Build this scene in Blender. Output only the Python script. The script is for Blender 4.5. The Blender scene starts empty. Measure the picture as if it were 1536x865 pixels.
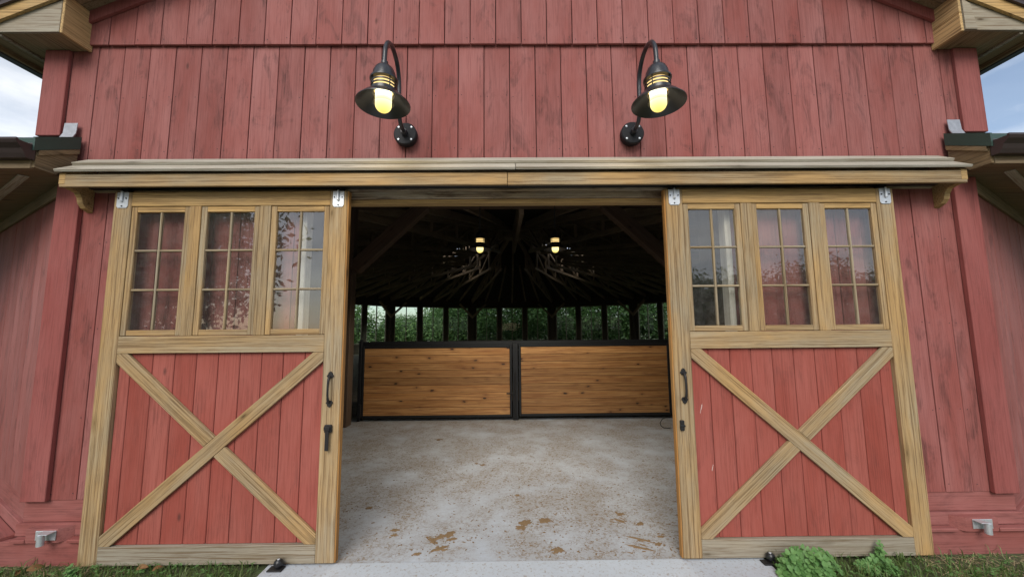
import bpy, bmesh, math, random
import numpy as np
from mathutils import Vector, Matrix
random.seed(7); RNG = np.random.default_rng(7)
S = bpy.context.scene
COL = S.collection
R = math.radians

# ------------------------------------------------------------------ camera
PITCH, ROLL, YAW = .1060, .0083, .0081
fw = Vector((math.sin(YAW)*math.cos(PITCH), math.cos(YAW)*math.cos(PITCH), math.sin(PITCH)))
r0 = Vector((math.cos(YAW), -math.sin(YAW), 0)); u0 = r0.cross(fw)
rt = r0*math.cos(ROLL) - u0*math.sin(ROLL); up = r0*math.sin(ROLL) + u0*math.cos(ROLL)
cd = bpy.data.cameras.new('camera'); cam = bpy.data.objects.new('camera', cd); COL.objects.link(cam)
M = Matrix((rt, up, -fw)).transposed().to_4x4(); M.translation = (.011, -3.0, 1.7166)
cam.matrix_world = M
cd.sensor_width = 36; cd.lens = 575/1536*36; cd.clip_start = .02; cd.clip_end = 2000
S.camera = cam
# ------------------------------------------------------------------ sky, sun, exposure
SUN_EL, SUN_AZ = R(38), R(192)            # the sun stands behind the photographer, veiled by cloud
w = bpy.data.worlds.new('World'); S.world = w; w.use_nodes = True
nt = w.node_tree; nt.nodes.clear()
def N(tree, kind, **kw):
    n = tree.nodes.new(kind)
    for k, v in kw.items():
        if k.startswith('i_'):
            key = k[2:]; n.inputs[int(key) if key.isdigit() else key].default_value = v
        else: setattr(n, k, v)
    return n
def ramp(tree, stops, interp='LINEAR'):
    n = tree.nodes.new('ShaderNodeValToRGB'); cr = n.color_ramp; cr.interpolation = interp
    while len(cr.elements) < len(stops): cr.elements.new(.5)
    for e, (p, c) in zip(cr.elements, stops):
        e.position = p; e.color = (*c, 1) if len(c) == 3 else c
    return n
sky = N(nt, 'ShaderNodeTexSky', sky_type='NISHITA', sun_disc=False, sun_elevation=SUN_EL, sun_rotation=SUN_AZ, altitude=100, air_density=1.0, dust_density=1.5, ozone_density=1.0)
tc = N(nt, 'ShaderNodeTexCoord')
mp = N(nt, 'ShaderNodeMapping'); mp.inputs['Scale'].default_value = (1, 1, 2.6); mp.inputs['Location'].default_value = (.35, .1, 0)
cl = N(nt, 'ShaderNodeTexNoise', i_Scale=1.9, i_Detail=8.0, i_Roughness=.56)
clr = ramp(nt, [(.38, (.12,)*3), (.62, (1,)*3)])
cl2 = N(nt, 'ShaderNodeTexNoise', i_Scale=4.5, i_Detail=6.0)
clc = ramp(nt, [(.34, (4.6, 4.95, 5.5)), (.62, (8.2, 8.3, 8.4))])
mix = N(nt, 'ShaderNodeMix', data_type='RGBA')
bg = N(nt, 'ShaderNodeBackground'); bg.inputs['Strength'].default_value = .10
out = N(nt, 'ShaderNodeOutputWorld'); L = nt.links.new
L(tc.outputs['Generated'], mp.inputs[0]); L(mp.outputs[0], cl.inputs['Vector']); L(mp.outputs[0], cl2.inputs['Vector'])
L(cl.outputs['Fac'], clr.inputs[0]); L(cl2.outputs['Fac'], clc.inputs[0])
L(clr.outputs[0], mix.inputs[0]); L(sky.outputs[0], mix.inputs[6]); L(clc.outputs[0], mix.inputs[7])
L(mix.outputs[2], bg.inputs['Color']); L(bg.outputs[0], out.inputs['Surface'])
sd = bpy.data.lights.new('sun', 'SUN'); sd.energy = 1.5; sd.angle = R(34); sd.color = (1, .965, .91)
so = bpy.data.objects.new('sun', sd); COL.objects.link(so)
dv = Vector((math.sin(SUN_AZ)*math.cos(SUN_EL), math.cos(SUN_AZ)*math.cos(SUN_EL), math.sin(SUN_EL)))
so.rotation_euler = dv.to_track_quat('Z', 'Y').to_euler(); so.location = dv*60
S.view_settings.view_transform = 'Standard'; S.view_settings.look = 'None'
S.view_settings.gamma = 1; S.view_settings.use_curve_mapping = False
S.view_settings.exposure = 0.7
S.render.engine = 'CYCLES'; S.cycles.use_denoising = True
S.cycles.max_bounces = 10; S.cycles.diffuse_bounces = 5; S.cycles.transparent_max_bounces = 24; S.cycles.sample_clamp_indirect = 6

# ------------------------------------------------------------------ materials
MATS = {}
def new_mat(name):
    m = bpy.data.materials.new(name); m.use_nodes = True; t = m.node_tree; t.nodes.clear()
    o = t.nodes.new('ShaderNodeOutputMaterial'); b = t.nodes.new('ShaderNodeBsdfPrincipled')
    t.links.new(b.outputs[0], o.inputs['Surface']); MATS[name] = m
    return m, t, b
def coords(t, axis, along, cross, rnd=True):
    """object coordinates, shifted by a random amount per piece, stretched along the grain axis"""
    c = t.nodes.new('ShaderNodeTexCoord'); v = c.outputs['Object']
    if rnd:
        oi = t.nodes.new('ShaderNodeObjectInfo'); k = N(t, 'ShaderNodeVectorMath', operation='SCALE')
        k.inputs[0].default_value = (31.7, 17.3, 23.9); t.links.new(oi.outputs['Random'], k.inputs['Scale'])
        a = N(t, 'ShaderNodeVectorMath', operation='ADD'); t.links.new(v, a.inputs[0]); t.links.new(k.outputs[0], a.inputs[1]); v = a.outputs[0]
    m = t.nodes.new('ShaderNodeMapping'); sc = [cross]*3; sc['xyz'.index(axis)] = along
    m.inputs['Scale'].default_value = sc; t.links.new(v, m.inputs[0])
    return m.outputs[0]
def mixc(t, fac, a, b, mode='MIX'):
    n = N(t, 'ShaderNodeMix', data_type='RGBA', blend_type=mode)
    for s, v in ((0, fac), (6, a), (7, b)):
        if hasattr(v, 'links') or hasattr(v, 'is_linked'): t.links.new(v, n.inputs[s])
        elif s == 0: n.inputs[0].default_value = v
        else: n.inputs[s].default_value = (*v, 1)
    return n.outputs[2]
def noise(t, vec, scale=1, detail=5, rough=.6, dist=0):
    n = N(t, 'ShaderNodeTexNoise', i_Scale=scale, i_Detail=detail, i_Roughness=rough, i_Distortion=dist); t.links.new(vec, n.inputs['Vector']); return n.outputs['Fac']
def rmp(t, fac, stops):
    n = ramp(t, stops); t.links.new(fac, n.inputs[0]); return n.outputs[0]
def bump(t, b, h, strength, dist=.004):
    n = N(t, 'ShaderNodeBump', i_Strength=strength, i_Distance=dist); t.links.new(h, n.inputs['Height']); t.links.new(n.outputs[0], b.inputs['Normal'])
def g(v): return (v, v, v)
def vary(t, col, amt=.16, hue=0):
    oi = t.nodes.new('ShaderNodeObjectInfo'); mr = N(t, 'ShaderNodeMapRange'); mr.inputs[3].default_value = 1-amt; mr.inputs[4].default_value = 1+amt
    t.links.new(oi.outputs['Random'], mr.inputs[0]); h = N(t, 'ShaderNodeHueSaturation'); t.links.new(mr.outputs[0], h.inputs['Value']); t.links.new(col, h.inputs['Color'])
    return h.outputs[0]
def red_paint(name, axis, base, pale, stain=.6, streak=.5, var=.075):
    m, t, b = new_mat(name)
    fine = coords(t, axis, 3.0, 110); mid = coords(t, axis, 2.4, 7); big = coords(t, axis, .8, 2.2)
    gr = noise(t, fine, 1, 6, .7); md = noise(t, mid, 1, 7, .7, .8); bg_ = noise(t, big, 1.3, 5, .6)
    c = mixc(t, rmp(t, bg_, [(.32, g(0)), (.68, g(1))]), base, pale)
    c = mixc(t, rmp(t, gr, [(.36, g(.42)), (.54, g(0))]), c, tuple(x*.5 for x in base))
    st = mixc(t, 1.0, rmp(t, md, [(.52, g(0)), (.63, g(1))]), rmp(t, gr, [(.34, g(1)), (.58, g(.35))]), 'MULTIPLY')
    sf = mixc(t, 1.0, st, g(stain), 'MULTIPLY')
    c = mixc(t, sf, c, (.060, .026, .024))
    wd = noise(t, coords(t, axis, 5, 34), 1, 5, .7)
    c = mixc(t, rmp(t, wd, [(.70, g(0)), (.78, g(.45*streak))]), c, (.50, .30, .27))
    kv = N(t, 'ShaderNodeTexVoronoi', i_Scale=1.0); t.links.new(coords(t, axis, 2.1, 5.0), kv.inputs['Vector']); ks = N(t, 'ShaderNodeSeparateColor'); t.links.new(kv.outputs['Color'], ks.inputs[0])
    kk = mixc(t, 1.0, rmp(t, kv.outputs['Distance'], [(.03, g(.75)), (.085, g(0))]), rmp(t, ks.outputs[0], [(.66, g(0)), (.70, g(1))]), 'MULTIPLY')
    c = mixc(t, kk, c, (.085, .034, .028))
    c = vary(t, c, var)
    t.links.new(c, b.inputs['Base Color']); b.inputs['Roughness'].default_value = .74; b.inputs['Specular IOR Level'].default_value = .22
    bump(t, b, gr, .35, .003); return m
def timber(name, axis, gold, grey, greyness=.5, dark=(.13, .076, .034), rough=.75, var=.10, stain=0, knots=.5):
    m, t, b = new_mat(name)
    g1 = noise(t, coords(t, axis, 1.3, 105), 1, 6, .72, .25); g2 = noise(t, coords(t, axis, 5.0, 170), 1, 3, .6); cath = noise(t, coords(t, axis, .55, 10), 1, 4, .5, 1.6)
    bb = noise(t, coords(t, axis, .8, 2.2), 1.5, 5, .6)
    wv = N(t, 'ShaderNodeTexWave', wave_type='BANDS', bands_direction='DIAGONAL', i_Scale=1.0, i_Distortion=9.0, i_Detail=3.0); wv.inputs['Detail Scale'].default_value = .6; t.links.new(coords(t, axis, .35, 17), wv.inputs['Vector'])
    c = mixc(t, rmp(t, bb, [(.62-.5*greyness, g(0)), (.86-.45*greyness, g(1))]), gold, grey)
    c = mixc(t, rmp(t, wv.outputs['Fac'], [(.15, g(.22)), (.6, g(0))]), c, tuple(x*.6 for x in gold))
    c = mixc(t, rmp(t, cath, [(.40, g(.30)), (.56, g(0))]), c, tuple(x*.6 for x in gold))
    c = mixc(t, rmp(t, g1, [(.39, g(.80)), (.49, g(0))]), c, dark)
    c = mixc(t, rmp(t, g2, [(.34, g(.45)), (.48, g(0))]), c, dark)
    kv = N(t, 'ShaderNodeTexVoronoi', i_Scale=1.0); t.links.new(coords(t, axis, 2.4, 8.0), kv.inputs['Vector']); ks = N(t, 'ShaderNodeSeparateColor'); t.links.new(kv.outputs['Color'], ks.inputs[0])
    pk = rmp(t, ks.outputs[0], [(.80-.3*knots, g(0)), (.84-.3*knots, g(1))])
    c = mixc(t, mixc(t, 1.0, rmp(t, kv.outputs['Distance'], [(.05, g(.8)), (.24, g(0))]), pk, 'MULTIPLY'), c, tuple(x*.42 for x in gold))
    c = mixc(t, mixc(t, 1.0, rmp(t, kv.outputs['Distance'], [(.04, g(.9)), (.09, g(0))]), pk, 'MULTIPLY'), c, tuple(x*.5 for x in dark))
    if stain:
        ss = noise(t, coords(t, axis, 2.2, 11), 1, 6, .7, .8)
        c = mixc(t, rmp(t, ss, [(.5, g(0)), (.66, g(stain))]), c, (.075, .04, .022))
    c = vary(t, c, var)
    t.links.new(c, b.inputs['Base Color']); b.inputs['Roughness'].default_value = rough; b.inputs['Specular IOR Level'].default_value = .25
    bump(t, b, g1, .45, .003); return m
def plain(name, col, rough=.5, metal=0, spec=.5, mottling=.25, scale=18, bmp=.05):
    m, t, b = new_mat(name); v = coords(t, 'x', scale, scale); n = noise(t, v, 1, 5)
    c = mixc(t, rmp(t, n, [(.3, g(mottling)), (.7, g(0))]), col, tuple(x*.5 for x in col))
    t.links.new(c, b.inputs['Base Color']); b.inputs['Roughness'].default_value = rough; b.inputs['Metallic'].default_value = metal; b.inputs['Specular IOR Level'].default_value = spec
    if bmp: bump(t, b, n, bmp, .003)
    return m
RED, REDP = (.256, .074, .062), (.325, .130, .118)
red_paint('red_v', 'z', RED, REDP, .66, .5, .09)
red_paint('red_h', 'x', RED, REDP, .4)
red_paint('red_trim', 'z', (.25, .066, .057), (.30, .10, .09), .3, .2)
red_paint('red_door', 'z', (.285, .064, .046), (.335, .100, .078), .30, .8, .045)
GOLD, GREY = (.445, .280, .118), (.335, .272, .178)
timber('oak_v', 'z', GOLD, GREY, .55)
timber('oak_h', 'x', GOLD, GREY, .55)
timber('oak_gold', 'x', (.53, .335, .132), (.45, .315, .155), .35)
timber('oak_grey', 'x', (.37, .305, .205), (.34, .305, .24), .8)
timber('muntin_v', 'z', (.36, .27, .15), (.33, .28, .20), .6)
timber('muntin_h', 'x', (.36, .27, .15), (.33, .28, .20), .6)
timber('cedar_grey', 'x', (.42, .38, .29), (.47, .44, .37), .8, (.20, .15, .10))
timber('lintel_wood', 'x', (.48, .35, .21), (.50, .44, .36), .5, stain=.8)
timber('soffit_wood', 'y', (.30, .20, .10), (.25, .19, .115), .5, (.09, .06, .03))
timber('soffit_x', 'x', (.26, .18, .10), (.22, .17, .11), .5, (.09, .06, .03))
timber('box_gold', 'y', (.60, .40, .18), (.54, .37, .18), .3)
timber('edge_gold', 'z', (.42, .20, .055), (.42, .22, .07), .3)
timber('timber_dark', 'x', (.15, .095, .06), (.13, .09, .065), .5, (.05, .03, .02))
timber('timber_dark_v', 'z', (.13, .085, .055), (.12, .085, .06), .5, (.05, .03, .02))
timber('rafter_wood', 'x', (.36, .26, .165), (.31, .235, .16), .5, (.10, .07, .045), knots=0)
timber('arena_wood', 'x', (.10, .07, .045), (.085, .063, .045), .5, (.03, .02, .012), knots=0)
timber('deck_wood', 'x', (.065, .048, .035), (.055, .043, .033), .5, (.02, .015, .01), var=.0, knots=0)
timber('jamb_pale', 'z', (.62, .57, .48), (.58, .55, .50), .5, (.4, .35, .3))
plain('dark_gap', (.035, .016, .014), .9)
plain('black_plate', (.014, .014, .016), .6, 0, .25, .2)
plain('black_paint', (.020, .021, .025), .3, 0, .5, .2)
plain('black_steel', (.020, .021, .023), .45, .3, .5, .3)
plain('dark_iron', (.030, .028, .028), .5, .5, .5, .3)
plain('galvanised', (.66, .69, .72), .42, .6, .5, .3, 30)
plain('lead_flashing', (.42, .43, .46), .5, .7, .5, .6, 25)
plain('green_metal', (.045, .085, .070), .45, .3, .5, .2)
plain('gutter_brown', (.050, .034, .032), .42, .2, .5, .2)
plain('shingle', (.06, .055, .055), .9, 0, .3, .5, 40)
plain('rubber', (.012, .012, .013), .35)
plain('dry_leaf', (.22, .115, .045), .8, 0, .3, .5, 40)
plain('white_mark', (.55, .42, .38), .8)
plain('mud', (.23, .15, .08), .95, 0, .2, .5, 60, .4)
plain('straw', (.42, .33, .19), .9, 0, .2, .4, 40)

# pine planks with knots for the gates
m, t, b = new_mat('pine')
gr = noise(t, coords(t, 'x', 1.5, 60), 1, 5, .7, .6); md = noise(t, coords(t, 'x', .7, 9), 1, 5, .6, 1.0)
c = mixc(t, rmp(t, md, [(.35, g(0)), (.65, g(1))]), (.41, .185, .056), (.58, .31, .115))
c = mixc(t, rmp(t, gr, [(.40, g(.7)), (.54, g(0))]), c, (.19, .068, .020))
vo = N(t, 'ShaderNodeTexVoronoi', i_Scale=1.0, i_Randomness=1.0); t.links.new(coords(t, 'x', 3.6, 8.0), vo.inputs['Vector'])
sepc = N(t, 'ShaderNodeSeparateColor'); t.links.new(vo.outputs['Color'], sepc.inputs[0])
wob = noise(t, coords(t, 'x', 14, 36), 1, 4)
dsum = N(t, 'ShaderNodeMath', operation='MULTIPLY_ADD', i_1=.30); t.links.new(wob, dsum.inputs[0]); t.links.new(vo.outputs['Distance'], dsum.inputs[2])
kn = rmp(t, dsum.outputs[0], [(.235, g(1)), (.29, g(0))]); pick = rmp(t, sepc.outputs[0], [(.30, g(0)), (.36, g(1))])
halo = rmp(t, dsum.outputs[0], [(.25, g(.6)), (.50, g(0))])
c = mixc(t, mixc(t, 1.0, halo, pick, 'MULTIPLY'), c, (.22, .085, .028)); c = mixc(t, mixc(t, 1.0, kn, pick, 'MULTIPLY'), c, (.030, .014, .008))
c = vary(t, c, .24); t.links.new(c, b.inputs['Base Color']); b.inputs['Roughness'].default_value = .55; bump(t, b, gr, .25, .002)

# concrete, with tracked-in dirt
m, t, b = new_mat('concrete')
tco = t.nodes.new('ShaderNodeTexCoord'); P = tco.outputs['Object']
n1 = noise(t, P, 1.3, 6, .6); n2 = noise(t, P, 14, 7, .7); n3 = noise(t, P, 120, 4, .7); n4 = noise(t, P, 46, 6, .8, .5); n5 = noise(t, P, 2.0, 6, .65)
c = mixc(t, rmp(t, n1, [(.3, g(0)), (.7, g(1))]), (.385, .415, .46), (.47, .505, .55))
c = mixc(t, rmp(t, n2, [(.35, g(.35)), (.6, g(0))]), c, (.33, .32, .31))
film = rmp(t, n5, [(.34, g(.0)), (.66, g(.75))])
c = mixc(t, film, c, (.28, .262, .24))
spk = mixc(t, 1.0, rmp(t, n4, [(.48, g(0)), (.55, g(1))]), rmp(t, n2, [(.41, g(0)), (.52, g(1))]), 'MULTIPLY')
spk2 = mixc(t, 1.0, spk, rmp(t, n5, [(.36, g(.08)), (.55, g(1))]), 'MULTIPLY')
c = mixc(t, spk2, c, (.22, .16, .105))
c = mixc(t, rmp(t, n3, [(.3, g(.3)), (.5, g(0))]), c, (.26, .24, .22))
t.links.new(c, b.inputs['Base Color']); b.inputs['Roughness'].default_value = .85; b.inputs['Specular IOR Level'].default_value = .3
hsum = N(t, 'ShaderNodeMath', operation='ADD'); t.links.new(n3, hsum.inputs[0]); t.links.new(spk2, hsum.inputs[1]); bump(t, b, hsum.outputs[0], .35, .004)

m, t, b = new_mat('apron'); tco = t.nodes.new('ShaderNodeTexCoord'); P = tco.outputs['Object']
n1 = noise(t, P, 1.6, 6, .6); n2 = noise(t, P, 18, 7, .7); n3 = noise(t, P, 110, 4, .7); n4 = noise(t, P, 42, 5, .75, .5)
c = mixc(t, rmp(t, n1, [(.3, g(0)), (.7, g(1))]), (.40, .43, .47), (.475, .51, .55)); c = mixc(t, rmp(t, n2, [(.35, g(.25)), (.6, g(0))]), c, (.40, .40, .40))
c = mixc(t, rmp(t, n4, [(.55, g(0)), (.64, g(.8))]), c, (.24, .18, .12)); c = mixc(t, rmp(t, n3, [(.3, g(.25)), (.5, g(0))]), c, (.32, .31, .30))
t.links.new(c, b.inputs['Base Color']); b.inputs['Roughness'].default_value = .85; bump(t, b, n3, .3, .003)
# soil / lawn / sand
m, t, b = new_mat('soil'); tco = t.nodes.new('ShaderNodeTexCoord'); P = tco.outputs['Object']
n1 = noise(t, P, .35, 6, .65); n2 = noise(t, P, 22, 7, .75); n3 = noise(t, P, 3, 5)
c = mixc(t, rmp(t, n3, [(.35, g(0)), (.6, g(1))]), (.070, .095, .028), (.105, .090, .048)); c = mixc(t, rmp(t, n1, [(.35, g(0)), (.65, g(.7))]), c, (.055, .10, .022))
c = mixc(t, rmp(t, n2, [(.35, g(.7)), (.6, g(0))]), c, (.045, .032, .018))
t.links.new(c, b.inputs['Base Color']); b.inputs['Roughness'].default_value = .95; bump(t, b, n2, .8, .02)
m, t, b = new_mat('sand'); tco = t.nodes.new('ShaderNodeTexCoord'); n2 = noise(t, tco.outputs['Object'], 6, 7, .7)
c = rmp(t, n2, [(.3, (.17, .135, .10)), (.7, (.27, .22, .165))]); t.links.new(c, b.inputs['Base Color']); b.inputs['Roughness'].default_value = .95; bump(t, b, n2, .6, .03)

def leafmat(name, a, bcol, trans=.35, rough=.5):
    m, t, b = new_mat(name); gm = t.nodes.new('ShaderNodeNewGeometry')
    c = rmp(t, gm.outputs['Random Per Island'], [(0, a), (.55, tuple((x+y)/2 for x, y in zip(a, bcol))), (1, bcol)])
    t.links.new(c, b.inputs['Base Color']); b.inputs['Roughness'].default_value = rough; b.inputs['Specular IOR Level'].default_value = .4
    tr = t.nodes.new('ShaderNodeBsdfTranslucent'); t.links.new(c, tr.inputs['Color'])
    ms = t.nodes.new('ShaderNodeMixShader'); ms.inputs[0].default_value = trans
    o = [n for n in t.nodes if n.type == 'OUTPUT_MATERIAL'][0]
    t.links.new(b.outputs[0], ms.inputs[1]); t.links.new(tr.outputs[0], ms.inputs[2]); t.links.new(ms.outputs[0], o.inputs['Surface']); return m
leafmat('leaf_green', (.08, .16, .045), (.18, .28, .10))
leafmat('leaf_dark', (.045, .10, .03), (.10, .17, .055))
leafmat('grass_blade', (.06, .13, .026), (.17, .22, .07))
leafmat('clover_leaf', (.09, .21, .055), (.17, .32, .10), .25)
plain('bark', (.10, .075, .055), .95, 0, .2, .5, 12, .5)

def glassmat(name, ior, tint, wav):
    m = bpy.data.materials.new(name); m.use_nodes = True; t = m.node_tree; t.nodes.clear(); MATS[name] = m
    o = t.nodes.new('ShaderNodeOutputMaterial'); tr = t.nodes.new('ShaderNodeBsdfTransparent'); tr.inputs[0].default_value = (*tint, 1)
    gl = t.nodes.new('ShaderNodeBsdfGlossy'); gl.inputs['Roughness'].default_value = .012
    fr = t.nodes.new('ShaderNodeFresnel'); fr.inputs['IOR'].default_value = ior
    gm = t.nodes.new('ShaderNodeNewGeometry'); sb = N(t, 'ShaderNodeMath', operation='SUBTRACT', i_0=1.0); t.links.new(gm.outputs['Backfacing'], sb.inputs[1])
    mu = N(t, 'ShaderNodeMath', operation='MULTIPLY'); t.links.new(fr.outputs[0], mu.inputs[0]); t.links.new(sb.outputs[0], mu.inputs[1])
    nz = noise(t, coords(t, 'x', 5, 5), 1, 2, .5); bp = N(t, 'ShaderNodeBump', i_Strength=wav, i_Distance=.004); t.links.new(nz, bp.inputs['Height'])
    t.links.new(bp.outputs[0], gl.inputs['Normal'])
    ms = t.nodes.new('ShaderNodeMixShader'); t.links.new(mu.outputs[0], ms.inputs[0]); t.links.new(tr.outputs[0], ms.inputs[1]); t.links.new(gl.outputs[0], ms.inputs[2])
    df = t.nodes.new('ShaderNodeBsdfDiffuse'); df.inputs[0].default_value = (.5, .48, .45, 1); dn = noise(t, coords(t, 'x', 14, 14), 1, 6, .75); mv = t.nodes.new('ShaderNodeMixShader')
    t.links.new(rmp(t, dn, [(.35, g(.01)), (.75, g(.055 if name == 'pane_glass' else .02))]), mv.inputs[0]); t.links.new(ms.outputs[0], mv.inputs[1]); t.links.new(df.outputs[0], mv.inputs[2]); t.links.new(mv.outputs[0], o.inputs['Surface'])
glassmat('pane_glass', 2.25, (.93, .94, .93), .07)
glassmat('jar_glass', 1.6, (.95, .9, .75), .02)
glassmat('far_glass', 1.3, (.86, .92, .88), .05)
def emis(name, stops, axis='Z'):
    m = bpy.data.materials.new(name); m.use_nodes = True; t = m.node_tree; t.nodes.clear(); MATS[name] = m
    o = t.nodes.new('ShaderNodeOutputMaterial'); e = t.nodes.new('ShaderNodeEmission'); tcn = t.nodes.new('ShaderNodeTexCoord')
    sp = t.nodes.new('ShaderNodeSeparateXYZ'); t.links.new(tcn.outputs['Generated'], sp.inputs[0])
    t.links.new(rmp(t, sp.outputs[axis], stops), e.inputs['Color']); e.inputs['Strength'].default_value = 1.25; t.links.new(e.outputs[0], o.inputs['Surface'])
emis('bulb_glow', [(0, (.62, .44, .11)), (.18, (.82, .66, .22)), (.42, (1.0, .86, .40)), (.62, (1.6, 1.5, .95))])
emis('collar_glow', [(0, (.55, .36, .12)), (.5, (.85, .62, .26)), (1, (.5, .33, .12))])
emis('flood_glow', [(0, (6, 6.5, 6)), (1, (6, 6.5, 6))])

# ------------------------------------------------------------------ mesh helpers
def wl(o):
    v = Vector((0, 0, 0))
    while o is not None: v += o.location; o = o.parent
    return v
def link(name, me, mat, parent=None, loc=(0, 0, 0), kind=None, smooth=False):
    """loc is given in world coordinates"""
    o = bpy.data.objects.new(name, me); COL.objects.link(o)
    if mat and not me.materials: me.materials.append(MATS[mat])
    if parent is not None: o.parent = parent; o.location = Vector(loc) - wl(parent)
    else: o.location = loc
    if kind: o['kind'] = kind
    if smooth: me.polygons.foreach_set('use_smooth', [True]*len(me.polygons))
    return o
def thing(name, label, cat, loc=(0, 0, 0), group=None):
    o = bpy.data.objects.new(name, None); COL.objects.link(o); o.location = loc; o.empty_display_size = .1
    o['label'] = label; o['category'] = cat
    if group: o['group'] = group
    return o
def tag(o, label, cat, group=None):
    o['label'] = label; o['category'] = cat
    if group: o['group'] = group
    return o
def from_bm(bm, name):
    bmesh.ops.recalc_face_normals(bm, faces=bm.faces[:]); me = bpy.data.meshes.new(name); bm.to_mesh(me); bm.free(); return me
BOXES = {}
def box_mesh(sx, sy, sz, mat, ch):
    k = (round(sx, 4), round(sy, 4), round(sz, 4), mat, ch)
    if k not in BOXES:
        bm = bmesh.new(); bmesh.ops.create_cube(bm, size=1); bmesh.ops.scale(bm, vec=(sx, sy, sz), verts=bm.verts)
        if ch: bmesh.ops.bevel(bm, geom=bm.edges[:], offset=min(ch, .3*min(sx, sy, sz)), segments=1, affect='EDGES')
        BOXES[k] = from_bm(bm, 'box')
    return BOXES[k]
def B(name, x0, x1, y0, y1, z0, z1, mat, parent=None, ch=.003, kind=None):
    me = box_mesh(abs(x1-x0), abs(y1-y0), abs(z1-z0), mat, ch)
    return link(name, me, mat, parent, ((x0+x1)/2, (y0+y1)/2, (z0+z1)/2), kind)
def addbox(bm, x0, x1, y0, y1, z0, z1):
    r = bmesh.ops.create_cube(bm, size=1)['verts']
    bmesh.ops.scale(bm, vec=(x1-x0, y1-y0, z1-z0), verts=r); bmesh.ops.translate(bm, vec=((x0+x1)/2, (y0+y1)/2, (z0+z1)/2), verts=r)
def prism(name, pts, plane, a, b_, mat, parent=None, ch=0, kind=None):
    """polygon in plane 'xz','yz' or 'xy' swept over the third axis from a to b_; world coordinates"""
    c = [sum(p[i] for p in pts)/len(pts) for i in (0, 1)]; mdl = (a+b_)/2
    def v3(p, q):
        d = dict(zip(plane, (p[0]-c[0], p[1]-c[1]))); o = [k for k in 'xyz' if k not in plane][0]; d[o] = q-mdl; return (d['x'], d['y'], d['z'])
    bm = bmesh.new(); lo = [bm.verts.new(v3(p, a)) for p in pts]; hi = [bm.verts.new(v3(p, b_)) for p in pts]; n = len(pts)
    bm.faces.new(lo); bm.faces.new(hi[::-1])
    for i in range(n): bm.faces.new((lo[i], lo[(i+1) % n], hi[(i+1) % n], hi[i]))
    if ch: bmesh.ops.bevel(bm, geom=bm.edges[:], offset=ch, segments=1, affect='EDGES')
    d = dict(zip(plane, c)); o = [k for k in 'xyz' if k not in plane][0]; d[o] = mdl
    return link(name, from_bm(bm, name), mat, parent, (d['x'], d['y'], d['z']), kind)
def beam(name, p0, p1, wd, ht, mat, parent=None, ch=.004):
    p0, p1 = Vector(p0), Vector(p1); d = p1-p0
    o = link(name, box_mesh(d.length, wd, ht, mat, ch), mat, parent, (p0+p1)/2)
    o.rotation_euler = (Vector((0, 0, 1)).cross(d).normalized().cross(d)).to_track_quat('Z', 'Y').to_euler() if False else frame(d).to_euler()
    return o
def frame(d):
    x = d.normalized(); y = Vector((0, 0, 1)).cross(x)
    y = y.normalized() if y.length > 1e-5 else Vector((0, 1, 0)); z = x.cross(y)
    return Matrix((x, y, z)).transposed()
def lathe(name, prof, mat, parent, loc, seg=28, axis='z'):
    bm = bmesh.new(); rings = []
    for r_, z in prof:
        if r_ < 1e-5: rings.append([bm.verts.new((0, 0, z))])
        else: rings.append([bm.verts.new((r_*math.cos(2*math.pi*i/seg), r_*math.sin(2*math.pi*i/seg), z)) for i in range(seg)])
    for A, Bq in zip(rings, rings[1:]):
        for i in range(seg):
            a, a2, b1, b2 = A[i % len(A)], A[(i+1) % len(A)], Bq[i % len(Bq)], Bq[(i+1) % len(Bq)]
            f = [a]; f += [a2] if a2 is not a else []; f += [b2]; f += [b1] if b1 is not b2 else []
            if len(f) > 2: bm.faces.new(f)
    if axis == 'y': bmesh.ops.rotate(bm, cent=(0, 0, 0), matrix=Matrix.Rotation(R(90), 3, 'X'), verts=bm.verts)
    o = link(name, from_bm(bm, name), mat, parent, loc)
    me = o.data; me.polygons.foreach_set('use_smooth', [True]*len(me.polygons)); me.set_sharp_from_angle(angle=R(38)); return o
def tube(name, pts, rad, mat, parent, seg=12, sub=5):
    P = [Vector(p) for p in pts]; Q = []
    for i in range(len(P)-1):                     # Catmull-Rom
        a, b1, c1, d = P[max(i-1, 0)], P[i], P[i+1], P[min(i+2, len(P)-1)]
        for k in range(sub):
            s = k/sub; Q.append(.5*((2*b1)+(c1-a)*s+(2*a-5*b1+4*c1-d)*s*s+(3*b1-a-3*c1+d)*s**3))
    Q.append(P[-1]); o0 = Q[0].copy(); bm = bmesh.new(); rings = []; ref = Vector((1, .013, .007))
    for i, p in enumerate(Q):
        tg = (Q[min(i+1, len(Q)-1)]-Q[max(i-1, 0)]).normalized(); s1 = (ref-tg*ref.dot(tg)).normalized(); s2 = tg.cross(s1); ref = s1
        rr = rad(i/(len(Q)-1)) if callable(rad) else rad
        rings.append([bm.verts.new(p-o0+rr*(math.cos(2*math.pi*k/seg)*s1+math.sin(2*math.pi*k/seg)*s2)) for k in range(seg)])
    for A, Bq in zip(rings, rings[1:]):
        for k in range(seg): bm.faces.new((A[k], A[(k+1) % seg], Bq[(k+1) % seg], Bq[k]))
    bm.faces.new(rings[0][::-1]); bm.faces.new(rings[-1])
    return link(name, from_bm(bm, name), mat, parent, o0, smooth=True)

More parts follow.
